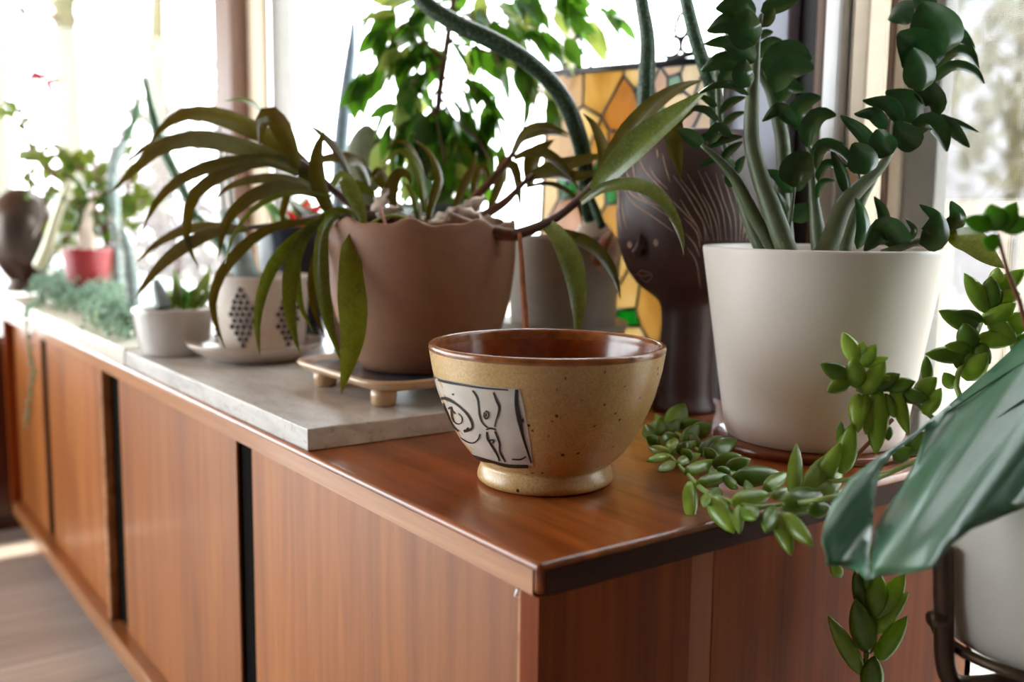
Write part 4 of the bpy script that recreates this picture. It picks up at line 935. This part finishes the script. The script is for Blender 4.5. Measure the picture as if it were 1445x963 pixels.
# upright stems on the right
SS([(1462,700,.80),(1400,640,.84),(1330,600,.85),(1280,560,.85),(1250,550,.85),(1225,556,.85),(1209,548,.85),(1213,526,.85),(1214,510,.85)], [4,4,4,4,3.5,3.5,3,3,2])
SS([(1465,690,.80),(1400,620,.86),(1350,548,.88),(1370,492,.89),(1390,442,.90),(1402,405,.90)], [4,4.5,4.5,4,3.5,2])
SS([(1480,700,.78),(1466,560,.74),(1443,440,.72),(1422,384,.71),(1408,330,.71)], [4.5,4,4,3.5,2.5], 'redstem')
SS([(1470,690,.80),(1380,640,.86),(1300,640,.87),(1255,655,.88),(1205,652,.89),(1260,592,.89)], [4,4,3.5,3,3,3], 'redstem')
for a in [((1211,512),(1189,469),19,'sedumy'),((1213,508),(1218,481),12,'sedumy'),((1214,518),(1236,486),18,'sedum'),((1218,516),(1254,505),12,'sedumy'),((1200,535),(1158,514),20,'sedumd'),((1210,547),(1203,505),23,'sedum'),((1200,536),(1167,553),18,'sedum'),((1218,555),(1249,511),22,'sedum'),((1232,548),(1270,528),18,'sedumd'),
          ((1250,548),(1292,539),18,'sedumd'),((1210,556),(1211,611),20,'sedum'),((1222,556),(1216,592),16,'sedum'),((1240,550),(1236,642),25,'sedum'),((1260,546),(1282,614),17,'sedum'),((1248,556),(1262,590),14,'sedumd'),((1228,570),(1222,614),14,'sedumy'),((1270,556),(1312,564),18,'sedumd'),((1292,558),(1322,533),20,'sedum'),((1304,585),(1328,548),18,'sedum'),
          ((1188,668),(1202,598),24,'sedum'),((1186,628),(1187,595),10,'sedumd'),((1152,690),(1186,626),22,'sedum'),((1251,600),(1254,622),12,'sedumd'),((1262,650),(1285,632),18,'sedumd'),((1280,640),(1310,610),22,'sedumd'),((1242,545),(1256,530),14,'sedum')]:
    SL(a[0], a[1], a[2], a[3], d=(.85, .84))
for a in [((1396,442),(1361,386),20,'sedum'),((1398,438),(1398,390),25,'sedumd'),((1404,405),(1408,377),16,'sedumy'),((1406,412),(1446,380),20,'sedum'),((1388,456),(1434,428),22,'sedum'),((1382,464),(1325,439),22,'sedumd'),((1387,454),(1348,440),16,'sedumd'),((1370,492),(1360,456),24,'sedumd'),((1378,478),(1434,482),20,'sedum'),
          ((1366,502),(1306,500),20,'sedumd'),((1372,494),(1333,488),16,'sedum'),((1374,486),(1397,514),20,'sedumd'),((1360,535),(1394,498),26,'sedum'),((1309,540),(1307,503),13,'sedumd'),((1396,450),(1434,482),22,'sedum'),((1346,548),(1332,526),16,'sedum'),((1408,420),(1440,415),20,'sedumy'),((1360,520),(1346,505),12,'sedumd'),((1420,470),(1450,440),24,'sedum'),((1430,500),(1460,470),24,'sedumd')]:
    SL(a[0], a[1], a[2], a[3], d=(.89, .88))
for a in [((1408,326),(1398,288),28),((1411,326),(1434,285),22),((1404,320),(1360,310),21),((1412,320),(1458,314),22),((1411,344),(1386,340),20)]:
    fat((a[0][0], a[0][1], .71), (a[1][0], a[1][1], .705), a[2], M['jadeg'], sd_pl, flat=.3)
# strand hanging in front of the end panel
dH = depth(on(1222, 900, 0, .035))
SS([(1440,690,.82),(1330,690,.86),(1240,760,dH-.01),(1224,830,dH),(1228,880,dH),(1222,930,dH),(1217,990,dH)], [4,4,4,4,4,4,3.5])
for a in [((1217,862),(1206,806),14,'sedumd'),((1229,872),(1243,812),27,'sedum'),((1234,878),(1277,810),25,'sedum'),((1230,896),(1282,836),18,'sedum'),((1226,922),(1207,846),28,'sedumd'),((1236,934),(1280,870),21,'sedum'),((1217,952),(1169,870),20,'sedum'),((1228,978),(1234,926),25,'sedumd'),((1186,815),(1173,792),14,'sedum'),((1218,840),(1226,790),18,'sedumd')]:
    SL(a[0], a[1], a[2], a[3], d=(dH, dH-.015))

# ------------------------------------------------------------------ monstera leaf
mo = thing('monstera_plant', 'big split monstera leaf drooping in front of the cream planter', 'plant', pl_b + Vector((0,0,.126)))
outl = [(1470,455),(1445,478),(1400,520),(1340,570),(1290,612),(1240,645),(1200,675),(1175,710),(1162,745),(1160,765),(1167,785),(1166,797),(1190,800),(1212,807),(1222,816),(1227,818)]
slit = [(1226,800),(1226,782),(1231,745),(1233,705),(1240,668),(1258,642),(1292,612),(1306,602),(1302,622),(1290,655),(1270,692),(1249,722),(1233,752),(1231,790)]
outl2 = [(1229,818),(1240,812),(1280,809),(1310,804),(1323,797),(1331,783),(1345,768),(1370,748),(1400,736),(1445,716),(1500,706),(1525,660),(1560,690),(1610,650),(1650,560),(1640,470),(1590,420),(1540,410)]
poly = outl + slit + outl2
def inside(x, y):
    c = False; n = len(poly)
    for i in range(n):
        (x0, y0), (x1, y1) = poly[i], poly[(i+1) % n]
        if (y0 > y) != (y1 > y) and x < (x1-x0)*(y-y0)/(y1-y0)+x0: c = not c
    return c
pts = [Vector(p) for p in poly]
dense = []
for i in range(len(poly)):
    a, b = Vector(poly[i]), Vector(poly[(i+1) % len(poly)]); k = max(1, int((b-a).length/9))
    dense += [a.lerp(b, j/k) for j in range(k)]
nb = len(dense); edg = [(i, (i+1) % nb) for i in range(nb)]
inn = []
yy = 400
while yy < 820:
    xx = 1160 + (yy % 20)/2
    while xx < 1650:
        if inside(xx, yy) and min((Vector((xx, yy))-q).length for q in dense) > 5: inn.append(Vector((xx, yy)))
        xx += 11
    yy += 10
v2, e2, f2, _, _, _ = geometry.delaunay_2d_cdt(dense + inn, edg, [list(range(nb))], 1, 1e-4)
def mdep(x, y):
    d = .86 - .00066*(y-480) - .00012*(x-1160)
    q = (x-1160)*.62 + (y-480)*.78            # across the pleats running down to the left
    q2 = (x-1160)*.75 - (800-y)*.55
    d += .012*math.sin(q2*.047+.6) + .006*math.sin(q2*.09)
    d += .010*math.exp(-((x-1230)/50)**2)*max(0, (y-700)/110)
    return d
V = [at(p.x, p.y, mdep(p.x, p.y)) for p in v2]
ml = mesh('leaf_blade', V, [list(f) for f in f2], M['monstera'], mo)
so = ml.modifiers.new('thickness', 'SOLIDIFY'); so.thickness = .0011; so.offset = 0
tube('petiole', [at(1560, 480, mdep(1560, 480)), at(1570, 560, .84), pl_b+Vector((.03, .03, .20)), pl_b+Vector((0, 0, .118))], [.004, .005, .006, .007], M['zzstem'], mo, 8)
for P in ([(1600,470),(1500,560),(1400,650),(1330,760)], [(1600,468),(1480,540),(1350,640),(1265,785)], [(1600,465),(1470,500),(1335,583),(1270,632),(1215,680),(1185,740),(1178,785)]):
    tube('leaf_vein', [at(x, y, mdep(x, y)-.0004) for x, y in P], [.0016, .001, .0007, .0004], M['monstera'], mo, 6, 24)
# ------------------------------------------------------------------ small-leaved tree behind
ft = thing('weeping_fig', 'leafy small-leaved fig tree with drooping sprays against the window', 'plant', tc_ + Vector((0,0,.224)))
ptube('trunk', [(622,300,1.60),(626,240,1.60),(618,160,1.60),(628,80,1.60),(640,0,1.60),(650,-60,1.60)], [6,5.5,5,5,4.5,4], M['stemb'], ft, 8)
sprays = [[(628,90),(600,60),(575,30),(545,70),(520,110)], [(628,90),(590,110),(560,160),(548,200)], [(620,150),(600,170),(590,210),(600,250)], [(626,110),(660,120),(685,150),(690,200)], [(626,130),(650,160),(668,210),(672,250)],
          [(632,60),(670,40),(715,30),(760,40),(790,60)], [(636,30),(690,10),(750,5),(800,15),(838,35)], [(640,0),(700,-15),(770,-5),(830,5),(862,25)], [(632,60),(680,70),(720,85),(750,110),(765,140)], [(628,80),(590,60),(580,100),(572,150)], [(636,20),(600,0),(560,10),(535,40)],
          [(624,140),(640,170),(648,220),(640,270)], [(622,180),(600,200),(575,250)], [(632,50),(650,80),(668,110),(675,160)], [(640,0),(610,-20),(580,-10),(565,20)], [(640,10),(680,40),(700,80),(712,120)], [(634,40),(610,50),(600,90),(605,130)], [(700,70),(745,90),(755,130),(750,165)], [(640,170),(668,190),(690,225),(700,262)], [(632,150),(600,175),(585,215),(590,262)], [(626,120),(610,140),(620,190),(628,230)]]
rg = random.Random(11); count = 0
figmesh = {}
def figleaf(p, direc, size, mat):
    key = mat
    if key not in figmesh:
        V = []; F = []; n = 6
        for i in range(n+1):
            s = i/n; hw = .21*math.sin(math.pi*min(1, s**.8*.97+.02)); zz = -.16*s*s
            V += [(s, -hw, zz+.05*hw), (s, 0, zz-.02), (s, hw, zz+.05*hw)]
        for i in range(n): F += [[3*i, 3*i+1, 3*i+4, 3*i+3], [3*i+1, 3*i+2, 3*i+5, 3*i+4]]
        me = bpy.data.meshes.new('fig_leaf'); me.from_pydata(V, [], F); me.polygons.foreach_set('use_smooth', [True]*len(F)); me.materials.append(M[mat]); figmesh[key] = me
    o = bpy.data.objects.new('leaf', figmesh[key]); COL.objects.link(o); o.parent = ft; o.location = p - origin(ft)
    d = direc.normalized(); s_ = d.cross(Vector((rg.gauss(0,.5), rg.gauss(0,.5), 1))).normalized(); u_ = s_.cross(d)
    o.rotation_euler = Matrix((d, s_, -u_ if u_.z < 0 else u_)).transposed().to_euler(); o.scale = (size,)*3
for sy, s in enumerate(sprays):
    dd = 1.60 + rg.uniform(-.08, .10)
    P = [(x, y, 1.60+(dd-1.60)*i/(len(s)-1)) for i, (x, y) in enumerate(s)]
    ptube('branch', P, [2.4, 1.8, 1.2, 1.0], M['stemb'], ft, 5)
    pts3 = spline([at(*q) for q in P], 14)
    for i in range(2, 15):
        for _ in (0, 1):
            if count >= 298 or (_ == 1 and i % 4 == 0): break
            tdir = (pts3[i]-pts3[i-1]).normalized()
            dv = tdir*.5 + Vector((rg.gauss(0,.5), rg.gauss(0,.5), rg.gauss(-.55,.35)))
            figleaf(pts3[i] + Vector((rg.gauss(0,.006), rg.gauss(0,.012), rg.gauss(0,.006))), dv, rg.uniform(.05, .078), 'figy' if (rg.random() < .22) else 'fig'); count += 1
# ------------------------------------------------------------------ pad cactus and blue grey spear
pk = thing('pad_cactus', 'grey flat-padded cactus behind the brown pot', 'cactus', kc + Vector((0,0,.16)))
def pad(px, py, d, w, h, a=0, mat='pad', parent=None):
    c = at(px, py, d); V = []; F = []; n = 14; m = 10
    for i in range(n+1):
        s = i/n; hw = .5*w*d/FP*max(.06, math.sin(math.pi*min(1, s**.85*.97+.02))**.55)
        for j in range(m):
            t = 2*math.pi*j/m
            V.append(c + (UP*math.cos(a)+RT*math.sin(a))*(s-.5)*h*d/FP + (RT*math.cos(a)-UP*math.sin(a))*hw*math.cos(t) + FW*hw*.28*math.sin(t))
    for i in range(n):
        for j in range(m): k = (j+1) % m; F.append([i*m+j, i*m+k, (i+1)*m+k, (i+1)*m+j])
    F += [list(range(m))[::-1], [n*m+j for j in range(m)]]
    return mesh('pad', V, F, M[mat], parent)
pad(516, 226, 1.62, 62, 100, .03, 'pad', pk); pad(512, 292, 1.63, 46, 76, 0, 'pad', pk); pad(490, 262, 1.63, 22, 50, -.4, 'pad', pk)
bs = thing('blue_spear_plant', 'single tall blue grey spear leaf standing in the clay pot', 'plant', kc + Vector((-.02,0,.16)))
ptube('spear', [(478,330,1.66),(478,250,1.67),(482,190,1.68),(490,120,1.70),(497,60,1.71),(498,14,1.72)], [8,9,10,9.5,7.5,1], M['bluesnake'], bs, 10)
# ------------------------------------------------------------------ plants of the dotted pot, low bowl, navy pot
tcac = thing('climbing_cactus', 'long thin green cactus stems leaning from the dotted pot', 'cactus', dc + Vector((0,0,.10)))
dd0 = depth(dc)
ptube('trunk', [(350,400,dd0),(342,370,dd0),(330,330,dd0),(318,300,dd0+.02)], [19,18,15,10], M['greycactus'], tcac, 8)
ptube('stem', [(322,310,dd0+.02),(300,348,dd0+.03),(278,310,dd0+.05),(252,255,dd0+.07),(228,205,dd0+.09),(214,155,dd0+.1),(205,110,dd0+.1)][2:], [6,7,8,7,3], M['cactus'], tcac, 6)
ptube('stem', [(345,385,dd0),(310,345,dd0+.03),(280,308,dd0+.05)], [9,8,6], M['cactus'], tcac, 6)
ptube('stem', [(320,320,dd0+.05),(313,260,dd0+.06),(310,180,dd0+.06)], [2,2,1.5], M['cactus'], tcac, 5)
ptube('stem', [(330,330,dd0+.05),(325,270,dd0+.06),(321,215,dd0+.06)], [2,2,1.5], M['cactus'], tcac, 5)
lp = thing('bowl_succulent', 'small green leafy succulent with a ribbed stem in the low white bowl', 'plant', lc + Vector((0,0,.066)))
dl = depth(lc)
ptube('stem', [(232,436,dl),(226,415,dl),(220,395,dl)], [12,10,5], M['greycactus'], lp, 8)
for b, t, w in [((252,436),(244,378),14),((262,438),(250,404),20),((268,436),(292,384),12),((258,438),(285,402),18),((275,436),(300,412),16),((270,438),(310,405),14),((244,438),(236,408),14),((285,436),(296,372),8)]:
    leaf([(b[0],b[1],dl), ((b[0]+t[0])/2+3,(b[1]+t[1])/2-4,dl+.01), (t[0],t[1],dl+.02)], w, M['jadeg'] if w > 15 else M['figy'], lp, shape='lance', n=8)
wca = thing('spiny_cactus', 'pale spiny segmented cactus behind the silver trailing plant', 'cactus', on(187, 432, 2, Z2))
for P, r in [([(188,440,1.80),(187,415,1.80),(184,385,1.80),(181,358,1.80)], [9,10,10,7]), ([(183,365,1.80),(178,345,1.81),(172,325,1.82)], [7,8,5]), ([(166,340,1.83),(162,325,1.83),(158,308,1.83)], [5,6,3])]:
    o = ptube('segment', P, r, M['greycactus'], wca, 8)
tube('link', [at(166,342,1.83), at(176,352,1.82)], .006, M['greycactus'], wca, 6)
V = []; F = []
rs = random.Random(5)
for k in range(420):
    s = rs.random(); seg = rs.choice([((188,440),(181,358),10,1.80), ((188,440),(181,358),10,1.80), ((183,365),(172,325),8,1.81), ((166,340),(158,308),6,1.83)])
    x = seg[0][0]+(seg[1][0]-seg[0][0])*s; y = seg[0][1]+(seg[1][1]-seg[0][1])*s; c = at(x, y, seg[3])
    d = Vector((rs.gauss(0,1), rs.gauss(0,1), rs.gauss(0,1))).normalized(); b0 = c + d*seg[2]*.9*seg[3]/FP; e0 = d.orthogonal().normalized()*.0011; i = len(V)
    V += [b0-e0, b0+e0, b0+d*.009]; F.append([i, i+1, i+2])
sn = mesh('spines', V, F, M['spine'], wca, False); sn['kind'] = 'stuff'
nv = thing('striped_leaf_plant', 'bright green narrow-leaved plant with a red bract in the navy pot', 'plant', nc + Vector((0,0,.18)))
dn = depth(nc)
for k in range(16):
    x = 372+k*5.2; t = x+rs.uniform(-26, 26)
    leaf([(412+(x-412)*.35, 338, dn), ((412+x)/2, 315, dn+.02), (t, rs.uniform(268, 300), dn+.03)], rs.uniform(7, 13), M['jadeg'] if k % 3 else M['figy'], nv, shape='lance', n=7)
for b, t, w in [((425,320),(462,288),13),((428,318),(436,280),12),((422,320),(400,296),9)]:
    leaf([(b[0],b[1],dn-.03), ((b[0]+t[0])/2,(b[1]+t[1])/2-5,dn-.04), (t[0],t[1],dn-.05)], w, M['redflower'], nv, shape='lance', n=7, name='bract')
# ------------------------------------------------------------------ far end: jade plant, silver sedum, red pot plant, dark cactus
jd = thing('jade_plant', 'branching jade plant with round yellow-green leaves behind the watering can', 'plant', jc + Vector((0,0,.10)))
dj = depth(jc)
tips = []
for P in [[(150,345),(140,310),(110,270),(70,240)], [(150,345),(150,300),(140,260),(130,225)], [(150,345),(165,300),(180,265),(185,235)], [(140,310),(100,290),(60,270),(28,230)], [(120,280),(80,250),(45,215),(30,165),(8,140)], [(150,300),(110,310),(75,320)], [(160,310),(190,300),(205,280)], [(140,260),(100,230),(80,205)], [(110,270),(100,320),(90,345)]]:
    Q = [(x, y, dj-.03*i) for i, (x, y) in enumerate(P)]; ptube('branch', Q, [5,4,3,2.5,2], M['stemb'], jd, 6)
    S_ = spline([Vector((q[0], q[1], q[2])) for q in Q], 9); tips += S_[2:]
for k in range(150):
    q = tips[k % len(tips)]; a = rs.uniform(0, 6.28); l = rs.uniform(14, 24)
    x0, y0 = q.x+rs.gauss(0, 7), q.y+rs.gauss(0, 7)
    leaf([(x0, y0, q.z), (x0+l*.5*math.cos(a), y0+l*.4*math.sin(a)-2, q.z-.005), (x0+l*math.cos(a), y0+l*.8*math.sin(a), q.z-.01)], l*.62, M['jade'] if k % 4 else M['sedumd'], jd, shape='spoon', n=5, tw=rs.uniform(0, 45), thick=.003)
for b, t in [((40,112),(58,102)),((50,112),(74,104)),((62,118),(88,112)),((58,108),(44,100)),((70,118),(72,134))]:
    leaf([(b[0],b[1],dj-.1), ((b[0]+t[0])/2,(b[1]+t[1])/2,dj-.1), (t[0],t[1],dj-.1)], 9, M['redflower'], jd, shape='lance', n=5)
ptube('branch', [(45,215,dj-.08),(40,160,dj-.1),(48,112,dj-.1),(70,116,dj-.1)], [2,1.5,1.2,1], M['redstem'], jd, 5)
dkc = thing('jointed_cactus', 'dark jointed cactus stem standing beside the jade plant', 'cactus', at(168, 420, 2.2) * 1.0)
dkc.location.z = Z2
Pz = on(168, 430, 2, Z2); dq = depth(Pz); dkc.location = Pz
for P, r in [([(168,432,dq),(166,380,dq),(164,320,dq)], [6,7,6]), ([(164,325,dq),(160,280,dq),(158,240,dq)], [6,9,6]), ([(159,245,dq),(164,220,dq),(176,198,dq)], [6,10,5]), ([(175,202,dq),(182,185,dq),(188,172,dq)], [4,7,4]), ([(187,176,dq),(192,158,dq),(197,140,dq)], [4,8,2])]:
    ptube('segment', P, r, M['greycactus'] if P[0][1] > 230 else M['cactus'], dkc, 8)
rpp = thing('pale_stalk_plant', 'pair of pale woody stalks with small leaves rising from the red pot', 'plant', rc + Vector((0,0,.11)))
dr = depth(rc)
ptube('stalk', [(128,378,dr),(127,340,dr),(124,310,dr),(130,285,dr)], [9,8.5,7,4], M['bulb'], rpp, 10)
ptube('stalk', [(117,378,dr),(116,345,dr),(112,318,dr)], [4,3.5,2.5], M['bulb'], rpp, 8)
for k in range(26):
    a = rs.uniform(0, 6.28); x0, y0 = 128+rs.gauss(0,16), 290+rs.gauss(0,18); l = rs.uniform(10, 20)
    leaf([(x0,y0,dr), (x0+l*.5*math.cos(a),y0+l*.5*math.sin(a)-2,dr), (x0+l*math.cos(a),y0+l*math.sin(a),dr)], l*.55, M['sedumd'] if k % 2 else M['fig'], rpp, shape='lance', n=5)
    if k % 4 == 0: ptube('twig', [(128,300,dr),((128+x0)/2,(300+y0)/2-3,dr),(x0,y0,dr)], [2,1.5,1], M['stemb'], rpp, 5)
ss = thing('silver_sedum', 'silver green trailing sedum mat spreading over the marble board', 'plant', on(120, 430, 2, Z2))
V = []; F = []
def tinyleaf(c, d, l, w):
    global V, F
    e = d.orthogonal().normalized()*w; f = d.cross(e); i = len(V)
    V += [c, c+d*l*.5+e, c+d*l*.5+f, c+d*l*.5-e, c+d*l*.5-f, c+d*l]
    F += [[i,i+1,i+2],[i,i+2,i+3],[i,i+3,i+4],[i,i+4,i+1],[i+5,i+2,i+1],[i+5,i+3,i+2],[i+5,i+4,i+3],[i+5,i+1,i+4]]
for (x0, y0, x1, y1) in [(70,398,48,412),(90,402,60,424),(100,398,80,428),(120,402,95,432),(140,405,118,440),(150,410,130,455),(165,412,145,462),(180,415,165,468),(110,400,150,402),(150,402,190,408),(60,404,90,415),(85,412,130,425),(120,420,165,430),(150,440,195,452),(165,455,196,466),(130,415,185,425),(75,390,110,392),(95,395,140,392)]:
    P = [on(x0, y0, 2, Z2+.035), on((x0+x1)/2, (y0+y1)/2-4, 2, Z2+.03), on(x1, y1, 2, Z2+.012)]
    tube('stem', P, .0025, M['sedstem'], ss, 5)
    for p in spline(P, 26):
        for k in range(5): tinyleaf(p + Vector((rs.gauss(0,.008), rs.gauss(0,.008), rs.gauss(.004,.009))), Vector((rs.gauss(0,1), rs.gauss(0,1), rs.gauss(.4,.8))).normalized(), rs.uniform(.012,.022), .0042)
P = [on(60, 425, 2, Z2+.012), on(40, 434, 2, Z2+.010), on(38, 447, 1, -.008), on(40, 470, 1, -.008), on(43, 500, 1, -.008), on(47, 520, 1, -.008), on(44, 545, 1, -.008), on(40, 575, 1, -.008), on(38, 602, 1, -.008)]
tube('stem', P, .0014, M['sedstem'], ss, 5, 40)
for p in spline(P, 60):
    for k in range(3): tinyleaf(p, Vector((rs.gauss(0,1), rs.gauss(0,1), rs.gauss(-.3,.8))).normalized(), rs.uniform(.008,.014), .003)
fo = mesh('foliage', V, F, M['silver'], ss); fo['kind'] = 'stuff'
